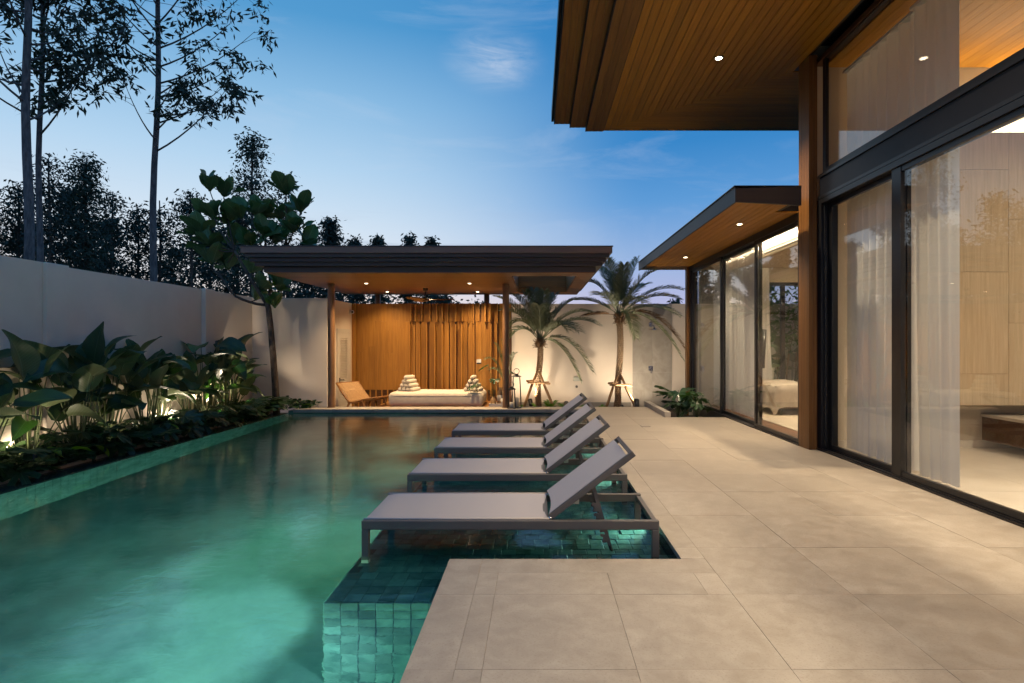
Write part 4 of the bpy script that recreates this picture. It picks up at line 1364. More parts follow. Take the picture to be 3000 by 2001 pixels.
def monstera(seed, R=0.17):
    rr = random.Random(seed)
    b = MB()
    pts = []
    n = 30
    for k in range(n + 1):
        th = -pi * 0.86 + 2 * pi * 0.86 * k / n           # 0 = tip direction
        r = R * (1.0 - 0.22 * (abs(th) / pi) ** 2) * (1 + 0.18 * cos(th))
        if 0.10 < abs(th) / pi < 0.80 and k % 4 in (1,):
            r *= rr.uniform(0.42, 0.60)
        elif k % 4 in (0, 2):
            r *= rr.uniform(0.94, 1.0)
        x, y = r * sin(th), R * 0.35 + r * cos(th)
        pts.append((x, y, 0.16 * abs(x) - 1.3 * (x * x + y * y) + rr.uniform(-.004, .004)))
    vs = [(0, 0.0, 0), (0, R * 0.5, -0.01)] + pts
    b.add(vs, [(1, 3 + k, 2 + k) for k in range(n)])
    me = b.mesh('leaf', 'monstera_leaf', smooth=False)
    bm = bmesh.new()
    bm.from_mesh(me)
    bm.normal_update()
    if sum(f.normal.z for f in bm.faces) < 0:
        bmesh.ops.reverse_faces(bm, faces=bm.faces)
    bm.to_mesh(me)
    bm.free()
    return me


MON = [monstera(90 + k) for k in range(5)]


def bez(p0, p1, p2, n=6):
    return [p0 * (1 - t) ** 2 + p1 * 2 * t * (1 - t) + p2 * t * t for t in [i / n for i in range(n + 1)]]


def paddle_plant(name, label, cat, x, y, z0, leaves, hmin, hmax, seed, spread=0.35, sc=1.0, group=None, erect=None):
    rr = random.Random(seed)
    t = thing(name, label, cat, (x, y, z0), group)
    st = MB()
    for k in range(leaves):
        az = 2 * pi * (k / leaves) + rr.uniform(-0.5, 0.5)
        h = rr.uniform(hmin, hmax)
        out = Vector((cos(az), sin(az), 0))
        base = Vector((x, y, z0)) + out * rr.uniform(0.02, 0.10)
        rad = spread * rr.uniform(0.35, 1.0)
        top = Vector((x, y, z0 + h)) + out * rad
        if top.x < -6.02 and x < -5:
            top.x = -6.02
        st.tube(bez(base, base + Vector((0, 0, h * .6)) + out * rad * .25, top, 5), [.011, .010, .009, .007, .006, .005], 5)
        if rr.random() < 0.30:
            tilt = rr.uniform(5, 30)
        else:
            tilt = rr.uniform(40, 105)
        tl = radians(tilt)
        dv = out * sin(tl) + UP * cos(tl)
        M = leaf_frame(top, dv, sc * rr.uniform(0.70, 1.12), rr.uniform(-0.6, 0.6))
        put('leaf', rr.choice(CAL), t, M)
    st.build('stems', 'stem_green', t, smooth=True)['kind'] = 'stuff'
    return t


GC = 'tall paddle leaved plants along the left wall'
for i, (x, y, n, h0, h1, sp, sc, lb) in enumerate((
        (-5.75, 5.75, 12, 0.55, 1.04, .34, 1.12, 'paddle leaved plant at the near left edge of the photo'),
        (-5.85, 6.45, 12, 0.60, 1.17, .36, 1.18, 'paddle leaved plant with the pale arching leaf near the left edge'),
        (-5.70, 6.95, 14, 0.70, 1.24, .42, 1.29, 'broad paddle leaved plant in front of the nearer pilaster'),
        (-5.82, 7.60, 14, 0.65, 1.22, .40, 1.23, 'dark paddle leaved plant just right of the nearer pilaster'),
        (-5.70, 8.15, 13, 0.65, 1.14, .36, 1.12, 'paddle leaved plant in the middle of the left bed'),
        (-5.85, 8.65, 12, 0.60, 1.17, .36, 1.12, 'paddle leaved plant right of the middle, below the light beam on the wall'),
        (-5.75, 9.30, 13, 0.55, 1.07, .34, 1.06, 'lower paddle leaved plant left of the tallest clump'),
        (-5.82, 9.85, 14, 0.75, 1.38, .38, 1.18, 'tallest paddle leaved clump with an upright pale leaf'),
        (-5.70, 10.30, 14, 0.65, 1.27, .40, 1.12, 'paddle leaved clump with a big round dark leaf by the hidden spotlight'),
        (-5.85, 10.75, 13, 0.55, 1.07, .38, 1.06, 'lit paddle leaved plant just left of the leaning tree'))):
    paddle_plant('paddle_plant', lb, 'plant', x, y, -0.05, n + 4, h0 * .74, h1, 300 + i, sp, sc, GC)


def monstera_plant(label, x, y, z0, n, h, seed, sc=1.0, spread=0.26, group='split leaf plants low in the beds', lime=0):
    rr = random.Random(seed)
    t = thing('monstera_plant', label, 'plant', (x, y, z0), group)
    st = MB()
    for k in range(n):
        az = 2 * pi * k / n * 1.62 + rr.uniform(-.3, .3)
        out = Vector((cos(az), sin(az), 0))
        hh = h * rr.uniform(0.35, 1.0)
        top = Vector((x, y, z0 + hh)) + out * spread * rr.uniform(0.4, 1.1)
        if x < -5:
            top.x = min(max(top.x, -6.0), -5.24)
        st.tube(bez(Vector((x, y, z0)), Vector((x, y, z0 + hh * .8)) + out * .05, top, 4), 0.005, 5)
        tl = radians(rr.uniform(60, 125))
        M = leaf_frame(top, out * sin(tl) + UP * cos(tl), sc * rr.uniform(.75, 1.25), rr.uniform(-.4, .4))
        put('leaf', LIME if k < lime else rr.choice(MON), t, M)
    st.build('stems', 'stem_green', t, smooth=True)['kind'] = 'stuff'
    return t


for i, (x, y, n, h, sc, lm, lb) in enumerate((
        (-5.62, 5.55, 10, .34, 1.0, 0, 'split leaf plant at the front left corner of the bed'),
        (-5.58, 6.15, 10, .36, 1.0, 2, 'split leaf plant with a lime green young leaf near the left edge'),
        (-5.60, 6.80, 11, .40, 1.1, 1, 'split leaf plant below the broad paddle leaves by the nearer pilaster'),
        (-5.58, 7.40, 10, .36, 1.0, 0, 'dark split leaf plant right of the nearer pilaster'),
        (-5.60, 8.05, 11, .36, 1.0, 1, 'split leaf plant at the middle of the left kerb'),
        (-5.58, 8.75, 10, .32, 1.0, 0, 'low split leaf plant on the kerb left of the spotlight clump'),
        (-5.60, 9.45, 10, .34, .95, 0, 'split leaf plant in front of the tallest paddle clump'),
        (-5.55, 10.05, 10, .38, .95, 0, 'split leaf plant silhouetted before the hidden spotlight'),
        (-5.55, 10.60, 10, .38, .95, 0, 'split leaf plant before the lit leaves near the tree'),
        (-5.40, 11.10, 9, .34, .9, 0, 'split leaf plant just left of the foot of the leaning tree'))):
    monstera_plant(lb, x, y, -0.07, n + 6, h, 500 + i, sc, .34, lime=lm)
for i, y in enumerate((5.85, 6.50, 7.10, 7.72, 8.40, 9.10, 9.75, 10.35, 10.90)):
    monstera_plant(('low split leaf plant spilling over the kerb at the near left edge', 'low split leaf plant spilling over the kerb left of the nearer pilaster', 'low split leaf plant spilling over the kerb below the nearer pilaster',
                    'low split leaf plant spilling over the kerb right of the nearer pilaster', 'low split leaf plant spilling over the middle of the kerb', 'low split leaf plant spilling over the kerb just past the middle',
                    'low split leaf plant spilling over the kerb below the tallest paddle clump', 'low split leaf plant spilling over the kerb below the hidden spotlight', 'low split leaf plant spilling over the far end of the kerb')[i],
                   -5.47, y, -0.07, 11, .16 + .05 * (i % 3), 540 + i, .92, .24)
for i, (x, y, h, lb) in enumerate(((2.85, 11.3, .62, 'split leaf plant behind the low kerb at the end of the deck'), (3.15, 11.0, .72, 'tall split leaf plant against the far wooden post'), (2.95, 11.65, .70, 'split leaf plant at the back of the corner bed'))):
    monstera_plant(lb, x, y, SUNK + .1, 11, h * .82, 560 + i, 1.05, .22)

# ground cover round the tree foot
rr = random.Random(11)
b = MB()
for k in range(520):
    x, y = rr.uniform(-6.1, -4.70), rr.uniform(11.56, 12.15)
    if x < -5.2:
        y = rr.uniform(10.9, 12.15)
    z = 0.02 + 0.17 * rr.random() * max(0.25, 1 - abs(x + 5.4))
    M = leaf_frame((x, y, z), (rr.uniform(-1, 1), rr.uniform(-1, 1), rr.uniform(-.3, .5)), rr.uniform(.5, 1.0), rr.uniform(-.6, .6))
    vs = [(0, 0, 0), (.05, .03, .0), (.062, .075, -.01), (.03, .11, -.02), (-.03, .11, -.02), (-.062, .075, -.01), (-.05, .03, 0)]
    b.add([M @ Vector(p) for p in vs], [(0, 1, 2, 3, 4, 5, 6)])
b.build('ground_cover', 'monstera_leaf', label='low dark round leaved ground cover around the foot of the leaning tree', cat='ground cover', kind='stuff')

# ---------------------------------------------------------------- leaning broad leaved tree in the corner
ft = thing('broadleaf_tree', 'slender leaning tree with very large leaves in the corner beside the pavilion', 'tree', (-5.3, 11.45, 0))
D0 = 11.5
trk = [Vector((-5.32, 11.45, -0.1)), P(806, 1120, D0), P(800, 1040, D0), P(793, 960, D0), P(787, 905, D0), P(782, 885, D0)]
MB().tube(trk, [.072, .066, .062, .058, .056, .05], 12).build('trunk', 'bark_dark', ft, smooth=True)
T = P(784, 893, D0)
nodes = {'a': P(728, 805, D0 - .1), 'b': P(790, 800, D0 + .5), 'l': P(690, 868, D0 - .2), 'a2': P(688, 735, D0 - .2), 'b2': P(775, 700, D0 + .5), 'c2': P(840, 720, D0 + .6), 'l2': P(640, 800, D0 - .3)}
br = MB()
for p0, p1, r0, r1 in ((T, 'a', .042, .034), (T, 'b', .036, .028), (T, 'l', .03, .024), ('a', 'a2', .032, .024), ('b', 'b2', .026, .02), ('b', 'c2', .024, .018), ('l', 'l2', .022, .017)):
    q0 = nodes.get(p0, p0) if isinstance(p0, str) else p0
    q1 = nodes[p1]
    mid = (q0 + q1) / 2 + Vector((0.05, 0, -0.10))
    pts = bez(q0, mid, q1, 5)
    br.tube(pts, [r0 + (r1 - r0) * i / 5 for i in range(6)], 8)
ros = [(615, 560, 'a2', 0), (655, 575, 'a2', .3), (628, 640, 'a2', -.3), (590, 690, 'a2', 0), (706, 640, 'b2', -.2), (755, 632, 'b2', .2), (880, 622, 'c2', .1),
       (838, 570, 'c2', .2), (802, 712, 'b2', .2), (858, 680, 'c2', -.1), (893, 722, 'c2', .2), (738, 720, 'b2', 0), (655, 775, 'a2', .1), (690, 715, 'a2', .4),
       (616, 720, 'a2', -.2), (668, 790, 'l2', 0), (738, 800, 'a', .2), (762, 850, 'a', -.2), (815, 850, 'b', -.3), (748, 880, 'l', .1), (805, 902, 'b', -.5),
       (620, 775, 'l2', -.2), (780, 640, 'b2', .5), (825, 640, 'c2', .5), (672, 655, 'a2', .1), (770, 690, 'b2', -.2)]
rr = random.Random(31)
leafs = []
for i, (u, v, nd, dd) in enumerate(ros):
    p = P(u, v, D0 + .2 + dd)
    q = nodes[nd]
    pts = bez(q, (q + p) / 2 + Vector((0, 0, -.12)), p, 5)
    br.tube(pts, [.017, .015, .013, .012, .011, .010], 6)
    ax = (p - q).normalized() * .5 + UP
    ax.normalize()
    e1 = ax.cross(Vector((0, 1, 0.1))).normalized()
    e2 = ax.cross(e1)
    n = 8 if v < 780 else 6
    for k in range(n):
        a = 2 * pi * k / n + rr.uniform(-.3, .3)
        tl = radians(rr.choice((10, 26, 40, 56)) + rr.uniform(-10, 10))
        dv = ax * cos(tl) + (e1 * cos(a) + e2 * sin(a)) * sin(tl)
        leafs.append((p, dv, rr.uniform(.72, 1.12) * (1.0 if v < 780 else .8), ax))
br.build('branches', 'bark_dark', ft, smooth=True)['kind'] = 'stuff'
for p, dv, sc, ax in leafs:
    put('leaf', rr.choice(BIG), ft, leaf_frame(p, dv, sc * 1.12, rr.uniform(-.3, .3), ax))


# ---------------------------------------------------------------- palms
def frond_mesh(pts, W, seed, mat, n=78, vee=0.35, thin=0.010, gap=0.2):
    """pinnate leaf along a polyline: rachis and two rows of narrow leaflets"""
    rr = random.Random(seed)
    b = MB()
    m = len(pts) - 1
    b.tube(pts, [0.011 - 0.009 * i / m for i in range(m + 1)], 5)
    for k in range(n):
        s = gap + (1 - gap) * (k + .5) / n
        f = s * m
        i = min(int(f), m - 1)
        p = pts[i].lerp(pts[i + 1], f - i)
        d = (pts[i + 1] - pts[i]).normalized()
        sd = d.cross(UP)
        if sd.length < .05:
            sd = Vector((1, 0, 0))
        sd.normalize()
        nr = sd.cross(d)
        ln = W * (sin(pi * (0.12 + 0.80 * (s - gap) / (1 - gap))) ** .6) * rr.uniform(.85, 1.1)
        for sg in (-1, 1):
            dv = (sd * sg * .80 + d * (.55 + .5 * s) + nr * (vee + rr.uniform(-.12, .12))).normalized()
            tip = p + dv * ln + Vector((0, 0, -0.22 * ln))
            mid = p + dv * ln * .5
            wv = d * thin * 0.9 + nr * rr.uniform(-.004, .004)
            b.add([p - wv * .5, mid - wv, tip, mid + wv, p + wv * .5], [(0, 1, 2, 3, 4)])
    return b.mesh('frond', mat)


def palm(label, base, crown, tips, seed, bulge, r0=.062):
    t = thing('date_palm', label, 'palm', tuple(base), 'young date palms in the bed before the back wall')
    rr = random.Random(seed)
    base, crown = Vector(base), Vector(crown)
    pts = [base.lerp(crown, s) + Vector((0.05 * sin(s * 5 + seed), 0, 0)) * (s * (1 - s) * 3) for s in [i / 8 for i in range(9)]]
    MB().tube(pts, [r0 * 1.05] * 3 + [r0] * 6, 14).build('trunk', 'palm_fibre', t, smooth=True)
    sc = MB()                                   # diamond leaf scars
    L = (crown - base).length
    nrow = int(L / 0.042)
    for i in range(nrow):
        s = (i + .5) / nrow
        f = s * 8
        j = min(int(f), 7)
        c = pts[j].lerp(pts[j + 1], f - j)
        for k in range(10):
            a = 2 * pi * (k + .5 * (i % 2)) / 10
            o = Vector((cos(a), sin(a), 0))
            sd = Vector((-sin(a), cos(a), 0))
            q = c + o * (r0 * .98)
            sc.add([q - sd * .019, q - UP * .024, q + sd * .019, q + UP * .024 + o * .002, q + o * .022 + UP * .014],
                   [(0, 1, 4), (1, 2, 4), (2, 3, 4), (3, 0, 4)])
    sc.build('leaf_scars', 'palm_bark', t, kind='stuff')
    fb = MB()                                   # ragged fibre and old leaf bases
    for k in range(130):
        a = rr.uniform(0, 2 * pi)
        s = rr.uniform(-.02, bulge)
        c = crown - UP * s
        rad = r0 * (1.0 + 0.75 * sin(pi * min(1, max(0, (s + .02) / (bulge + .03)))))
        o = Vector((cos(a), sin(a), 0))
        q = c + o * rad * .75
        dv = (o * rr.uniform(.3, .9) + UP * rr.uniform(-.5, 1.0)).normalized()
        fb.bar(q, q + dv * rr.uniform(.05, .13), rr.uniform(.012, .034), .007)
    fb.build('fibre', 'palm_fibre', t, kind='stuff')
    for i, (u, v, dd, h, dry) in enumerate(tips):
        tip = P(u, v, crown.y + dd)
        p0 = crown + Vector((tip.x - crown.x, tip.y - crown.y, 0)).normalized() * .03 + UP * rr.uniform(0, .05)
        c = p0.lerp(tip, .5) + UP * h
        put('frond', frond_mesh(bez(p0, c, tip, 10), rr.uniform(.33, .40), seed * 50 + i, 'palm_leaf_dry' if dry else 'palm_leaf', gap=.16 + .1 * (h < .15)), t)
    return t


def c4(x, y):
    return 1350 + x * .3826, 650 + y * .3826


def tipl(lst):
    return [(*c4(a, b), d, h, k) for a, b, d, h, k in lst]


palm('shorter left date palm just right of the pavilion post', (0.05, 12.95, SUNK), P(*c4(607, 915), 12.95), tipl([
    (280, 575, -.5, .35, 0), (400, 560, .5, .35, 0), (490, 540, -.3, .25, 0), (560, 520, .4, .12, 0), (640, 530, -.4, .15, 0), (720, 560, .3, .3, 0), (860, 600, .3, .35, 0),
    (985, 690, -.3, .45, 0), (1050, 790, .3, .55, 0), (385, 790, -.4, .45, 0), (375, 890, .3, .5, 0), (915, 1215, -.2, .62, 0), (1000, 1140, .3, .72, 0), (900, 840, -.9, .5, 0),
    (500, 700, .8, .45, 0), (700, 700, .85, .4, 0), (600, 640, -.8, .3, 0), (330, 680, -.7, .4, 0), (820, 830, -.6, .5, 0)]), 3, .14)
palm('taller right date palm with a bare diamond patterned trunk', (1.90, 12.95, SUNK), P(*c4(1215, 720), 12.95), tipl([
    (1350, 285, .2, .15, 0), (1120, 300, -.3, .25, 0), (970, 460, .2, .42, 0), (1060, 350, .5, .28, 0), (1480, 380, -.3, .35, 0), (1690, 520, .2, .48, 0), (1670, 590, -.3, .42, 0),
    (1670, 720, .4, .40, 0), (1690, 1040, -.3, .75, 0), (1722, 985, -.1, .80, 1), (880, 600, .1, .22, 0), (1340, 890, -.7, .62, 0), (960, 720, -.1, .06, 1), (1250, 330, -.5, .1, 0),
    (1190, 400, .6, .1, 0), (1420, 480, .7, .3, 0), (1040, 560, -.8, .35, 0), (1400, 620, -.9, .4, 0), (1300, 740, .3, .1, 1)]), 4, .17, .064)


def stake(label, x, y, zt):
    t = thing('palm_stakes', label, 'stakes', (x, y, SUNK), 'wooden pole props round the palm trunks')
    for a in (215, 325, 95):
        o = Vector((cos(radians(a)), sin(radians(a)), 0))
        p0 = Vector((x, y, SUNK - .02)) + o * .50
        p1 = Vector((x, y, zt + .10)) + o * .05
        MB().tube([p0, p0.lerp(p1, .35) + Vector((.008, 0, 0)), p0.lerp(p1, .7) - Vector((.006, 0, 0)), p1], [.034, .032, .030, .026], 9).build('pole', 'pole_wood', t, smooth=True)
    for (ax, ay, bx, by, dz) in ((-.24, -.18, .24, -.18, 0), (-.26, -.14, .05, .24, .03), (.26, -.14, -.05, .24, -.03)):
        MB().tube([(x + ax, y + ay, zt - .10 + dz), (x + bx, y + by, zt - .10 + dz)], .025, 9).build('cross_pole', 'pole_wood', t, smooth=True)
    return t


stake('wooden tripod of poles propping the shorter left palm', 0.04, 12.9, .55)
stake('wooden tripod of poles propping the taller right palm', 1.90, 12.9, .50)


# ferns
def fern(label, x, y, z, n, L, seed):
    rr = random.Random(seed)
    t = thing('fern', label, 'fern', (x, y, z), 'low ferns in the palm bed')
    b = MB()
    for k in range(n):
        a = 2 * pi * k / n + rr.uniform(-.25, .25)
        o = Vector((cos(a), sin(a), 0))
        p0 = Vector((x, y, z))
        l = L * rr.uniform(.7, 1.1)
        tip = p0 + o * l * .8 + UP * l * rr.uniform(.15, .7)
        pts = bez(p0, p0.lerp(tip, .5) + UP * l * .35, tip, 7)
        for i in range(1, 15):
            f = i / 15 * 7
            j = min(int(f), 6)
            p = pts[j].lerp(pts[j + 1], f - j)
            d = (pts[j + 1] - pts[j]).normalized()
            sd = d.cross(UP).normalized()
            w = .055 * sin(pi * (i / 15) ** .7) * L / .3 + .012
            for sg in (-1, 1):
                q = p + sd * sg * w + d * w * .35
                b.add([p - d * .008, q, p + d * .012 + UP * .002], [(0, 1, 2)])
    b.build('fronds', 'fern_leaf', t, kind='stuff')


for i, (x, y, n, L, lb) in enumerate((
        (-.38, 12.7, 12, .26, 'fern at the left end of the palm bed by the lanterns'), (.02, 12.45, 14, .27, 'fern in front of the left palm foot'), (.30, 12.6, 16, .32, 'bright lit fern right of the left palm'),
        (.62, 12.5, 16, .32, 'brightest fern in the middle of the lit group'), (.92, 12.65, 14, .28, 'fern at the right end of the lit group'), (1.45, 12.6, 11, .24, 'small dark fern left of the right palm'),
        (2.30, 12.6, 12, .24, 'small fern right of the upright spotlight'), (2.55, 12.75, 10, .2, 'tiny fern between the right palm and the low kerb'), (1.95, 12.45, 10, .2, 'small fern at the foot of the right palm'))):
    fern(lb, x, y, -.16 if i in (2, 3) else -.20, n, L, 700 + i)

# vase foliage and the feathery plant behind the post
mv = thing('monstera_cutting', 'few cut monstera leaves standing in the short vase', 'leaves', (-0.95, 12.25, .15))
b = MB()
rr = random.Random(5)
for (dx, dz, az, sc) in ((-.33, .30, 180, 1.0), (-.12, .72, 140, .95), (.28, .62, 20, .9), (.05, .42, 260, .8)):
    p1 = Vector((-.95 + dx, 12.25 + .05 * sin(az), .15 + dz))
    b.tube(bez(Vector((-.95, 12.25, .1)), Vector((-.95 + dx * .2, 12.25, .15 + dz * .7)), p1, 5), .005, 5)
    o = Vector((cos(radians(az)), sin(radians(az)) - .5, -.25))
    put('leaf', rr.choice(MON), mv, leaf_frame(p1, o, sc))
b.build('stems', 'stem_green', mv, smooth=True)['kind'] = 'stuff'
ar = thing('feathery_palm_plant', 'slim feathery palm plant rising behind the right pavilion post', 'plant', (-.72, 13.2, SUNK))
b = MB()
for i, (u, v, h) in enumerate((c4(195, 1050) + (.5,), c4(260, 930) + (.4,), c4(310, 900) + (.3,), c4(230, 1130) + (.35,), c4(420, 1010) + (.4,), c4(300, 1020) + (.35,))):
    tip = P(u, v, 13.0 + .1 * (i % 3))
    b0 = Vector((-.70, 13.2, .25))
    pts = bez(b0, b0.lerp(tip, .5) + UP * h, tip, 9)
    put('frond', frond_mesh(pts, .20, 900 + i, 'palm_leaf', n=30, thin=.009), ar)
b.tube([(-.72, 13.2, SUNK), (-.71, 13.2, 0.0), (-.70, 13.2, .3)], [.02, .016, .012], 7)
b.build('stem', 'stem_green', ar, smooth=True)


# ---------------------------------------------------------------- trees beyond the wall
def leaf_cloud(name, centers, per, sig, size, seed, mat, parent=None, droop=0.6, aspect=0.3, **tags):
    rg = np.random.default_rng(seed)
    c = np.repeat(np.asarray(centers, float), per, axis=0)
    n = len(c)
    s3 = np.asarray(sig if hasattr(sig, '__len__') else (sig, sig, sig))
    p = c + rg.normal(0, 1, (n, 3)) * s3
    d = rg.normal(0, 1, (n, 3))
    d[:, 2] = d[:, 2] * .6 - droop
    d /= np.linalg.norm(d, axis=1)[:, None]
    s = np.cross(d, rg.normal(0, 1, (n, 3)))
    s /= np.linalg.norm(s, axis=1)[:, None]
    L = (size * rg.uniform(.6, 1.3, n))[:, None]
    v = np.empty((n, 4, 3))
    v[:, 0] = p
    v[:, 1] = p + d * L * .45 + s * L * aspect * .5
    v[:, 2] = p + d * L
    v[:, 3] = p + d * L * .45 - s * L * aspect * .5
    me = bpy.data.meshes.new(name)
    me.vertices.add(n * 4)
    me.vertices.foreach_set('co', v.reshape(-1))
    me.loops.add(n * 4)
    me.loops.foreach_set('vertex_index', np.arange(n * 4, dtype=np.int32))
    me.polygons.add(n)
    me.polygons.foreach_set('loop_start', np.arange(0, n * 4, 4, dtype=np.int32))
    me.polygons.foreach_set('loop_total', np.full(n, 4, np.int32))
    me.materials.append(MATS[mat])
    me.update()
    me.validate()
    return put(name, me, parent, **tags)


def tall_tree(label, u0, v0, u1, d, r, seed, h_first, h_top, reach, nbr, side=None):
    rr = random.Random(seed)
    base = P(u0, v0, d)
    top = P(u1, 0, d)
    dirv = (top - base)
    k = (h_top - base.z) / dirv.z
    b0 = base - dirv * ((base.z + .5) / dirv.z)
    tp = base + dirv * k
    t = thing('tall_tree', label, 'tree', tuple(b0), 'tall slim trees close behind the left wall')
    n = 16
    pts = [b0.lerp(tp, i / n) + Vector((.05 * sin(i * 1.1 + seed), 0, 0)) for i in range(n + 1)]
    MB().tube(pts, [r * (1.1 - .75 * i / n) for i in range(n + 1)], 12).build('trunk', 'bark_pale', t, smooth=True)
    br = MB()
    cen = []
    for q in range(nbr):
        s = (q + rr.random()) / nbr
        z = h_first + (h_top - h_first) * s
        f = (z - b0.z) / (tp.z - b0.z)
        p = b0.lerp(tp, f)
        az = rr.uniform(0, 2 * pi)
        if side and rr.random() < .55:
            az = rr.uniform(-.9, .9) if side > 0 else rr.uniform(pi - .9, pi + .9)
        o = Vector((cos(az), sin(az) * .8, 0))
        l = reach * rr.uniform(.45, 1.0) * (1 - .35 * s)
        tip = p + o * l + UP * l * rr.uniform(.35, 1.0)
        pts = bez(p, p.lerp(tip, .45) - UP * .12 * l + o * .1 * l, tip, 7)
        br.tube(pts, [.032 * (1 - .8 * i / 7) for i in range(8)], 6)
        for w in range(rr.randint(3, 5)):
            a = rr.uniform(.4, 1.0)
            i = min(int(a * 7), 6)
            pb = pts[i].lerp(pts[i + 1], a * 7 - i)
            td = Vector((rr.uniform(-1, 1), rr.uniform(-1, 1), rr.uniform(-.3, .7))).normalized()
            e = pb + (td + o * .6) * l * rr.uniform(.12, .36)
            br.tube([pb, pb.lerp(e, .5) + UP * .04, e], [.009, .007, .004], 4)
            for _ in range(rr.randint(1, 3)):
                cen.append(tuple(e + Vector((rr.uniform(-.3, .3), rr.uniform(-.3, .3), rr.uniform(-.22, .1)))))
    br.build('limbs', 'bark_pale', t, smooth=True)['kind'] = 'stuff'
    leaf_cloud('crown', cen, 18, (.14, .14, .12), .26, seed, 'tree_leaf', t, .8, .32)
    return t


tall_tree('thickest tall pale trunk at the left edge behind the wall', 82, 760, 79, 15.0, .125, 41, 7.2, 18, 3.0, 34, 0)
tall_tree('thinner second tall trunk close beside the thickest one', 114, 765, 123, 17.0, .09, 42, 7.4, 19, 3.6, 26, 1)
tall_tree('single tall slim trunk rising alone right of the pair', 448, 800, 465, 19.5, .115, 43, 8.0, 21, 3.4, 46, 1)


def forest_tree(label, u, v, hw, d, seed, dens=1.0, leaf=.30, mat='tree_leaf_dark', low=.22):
    rr = random.Random(seed)
    top = P(u, v, d)
    H = top.z + .45
    R = hw * d / F
    t = thing('forest_tree', label, 'tree', (top.x, d, -.45), 'trees standing behind the garden walls')
    lean = rr.uniform(-.25, .25)
    pts = [Vector((top.x + lean * (1 - s) + .06 * sin(7 * s + seed), d, -.45 + H * s * .97)) for s in [i / 8 for i in range(9)]]
    br = MB().tube(pts, [.10 * (1.2 - i / 8) * min(1.4, H / 9) + .01 for i in range(9)], 7)
    cen = []
    n = int(64 * dens * min(2.2, max(.5, R * H / 12)))
    for _ in range(n):
        s = low + (1 - low) * rr.random() ** .8
        prof = sin(pi * min(1, .16 + .84 * ((s - low) / (1 - low)) ** .9)) ** .7
        a = rr.uniform(0, 2 * pi)
        rad = R * prof * sqrt(rr.random()) * rr.uniform(.7, 1.12)
        z = -.45 + H * s
        f = s * 8
        i = min(int(f), 7)
        c = pts[i].lerp(pts[i + 1], f - i)
        e = Vector((c.x + rad * cos(a), c.y + rad * sin(a), z - .02 * H + rr.uniform(-.2, .1)))
        cen.append(tuple(e))
        st = c - UP * rad * .8
        if st.z > 1.2:
            br.tube([st, st.lerp(e, .55) + UP * .1, e], [.028, .018, .008], 4)
    br.build('trunk', 'bark_dark', t, smooth=True)
    leaf_cloud('crown', cen, int(34), (.40 * min(1.3, .6 + R * .2), .40, .26), leaf * max(.75, d / 38), seed, mat, t, .7, .38)
    return t


FT = [(-60, 560, 80, 33, 1.1, 'dark tree cut by the left edge of the photo'), (55, 535, 70, 34, 1.2, 'round topped dark tree left of the two tall trunks'),
      (145, 448, 62, 31, 1.1, 'dark tree just right of the two tall trunks'), (255, 452, 78, 33, 1.6, 'largest dense dark tree right of the two tall trunks'),
      (205, 540, 90, 38, 1.3, 'dark tree filling the gap behind the largest dense one'), (328, 545, 40, 36, .8, 'small leaning crown right of the largest dense tree'),
      (402, 592, 62, 40, 1.0, 'lower dark tree left of the lone slim trunk'), (468, 572, 46, 36, .6, 'sparse young tree right of the lone slim trunk'),
      (560, 552, 78, 35, .8, 'open crowned tree left of the large leaved tree'), (742, 384, 76, 37, .75, 'tallest airy tree rising behind the large leaved tree'),
      (838, 512, 42, 41, .8, 'narrow tree right of the tallest airy one'), (700, 600, 90, 44, 1.1, 'dark tree hidden behind the large leaves'),
      (620, 660, 80, 47, 1.0, 'low dark tree behind the corner of the left wall'), (965, 640, 46, 55, 1.4, 'biggest crown peeping over the pavilion roof'),
      (1042, 690, 30, 62, 1.4, 'second crown from the left over the pavilion roof'), (1108, 692, 21, 66, 1.3, 'small rounded crown at the middle of the pavilion roof line'),
      (1200, 681, 23, 66, 1.3, 'pointed crown right of the middle of the pavilion roof line'), (1264, 691, 27, 66, .8, 'rightmost airy crown over the pavilion roof line'),
      (500, 705, 62, 46, 1.0, 'low tree in the gap right of the lone slim trunk'), (310, 640, 80, 46, 1.0, 'low dark tree behind the middle of the left wall'),
      (90, 640, 90, 46, 1.0, 'low dark tree behind the two tall trunks'), (1300, 868, 70, 52, 1.0, 'tree seen through the gap under the pavilion roof'),
      (900, 700, 60, 50, 1.0, 'tree behind the left end of the pavilion roof'), (1975, 880, 18, 60, 1.2, 'tiny tree top showing over the wall by the right palm')]
for i, (u, v, hw, d, de, lb) in enumerate(FT):
    forest_tree(lb, u, v, hw, d, 800 + i, de, mat='tree_leaf_dark' if i % 3 else 'tree_leaf')
# undergrowth that closes the foot of the wood
rg = np.random.default_rng(77)
cen = [(x, rg.uniform(46, 58), rg.uniform(-.2, 5.2) * (1 if x < -16 else .95)) for x in np.concatenate([rg.uniform(-75, -8, 900), rg.uniform(-22, -5, 160)])]
leaf_cloud('undergrowth', cen, 26, (.7, .6, .5), .48, 78, 'tree_leaf_dark', label='dark undergrowth closing the foot of the wood behind the left wall', cat='undergrowth', kind='stuff', droop=.3, aspect=.5)
b = MB()
rr = random.Random(3)
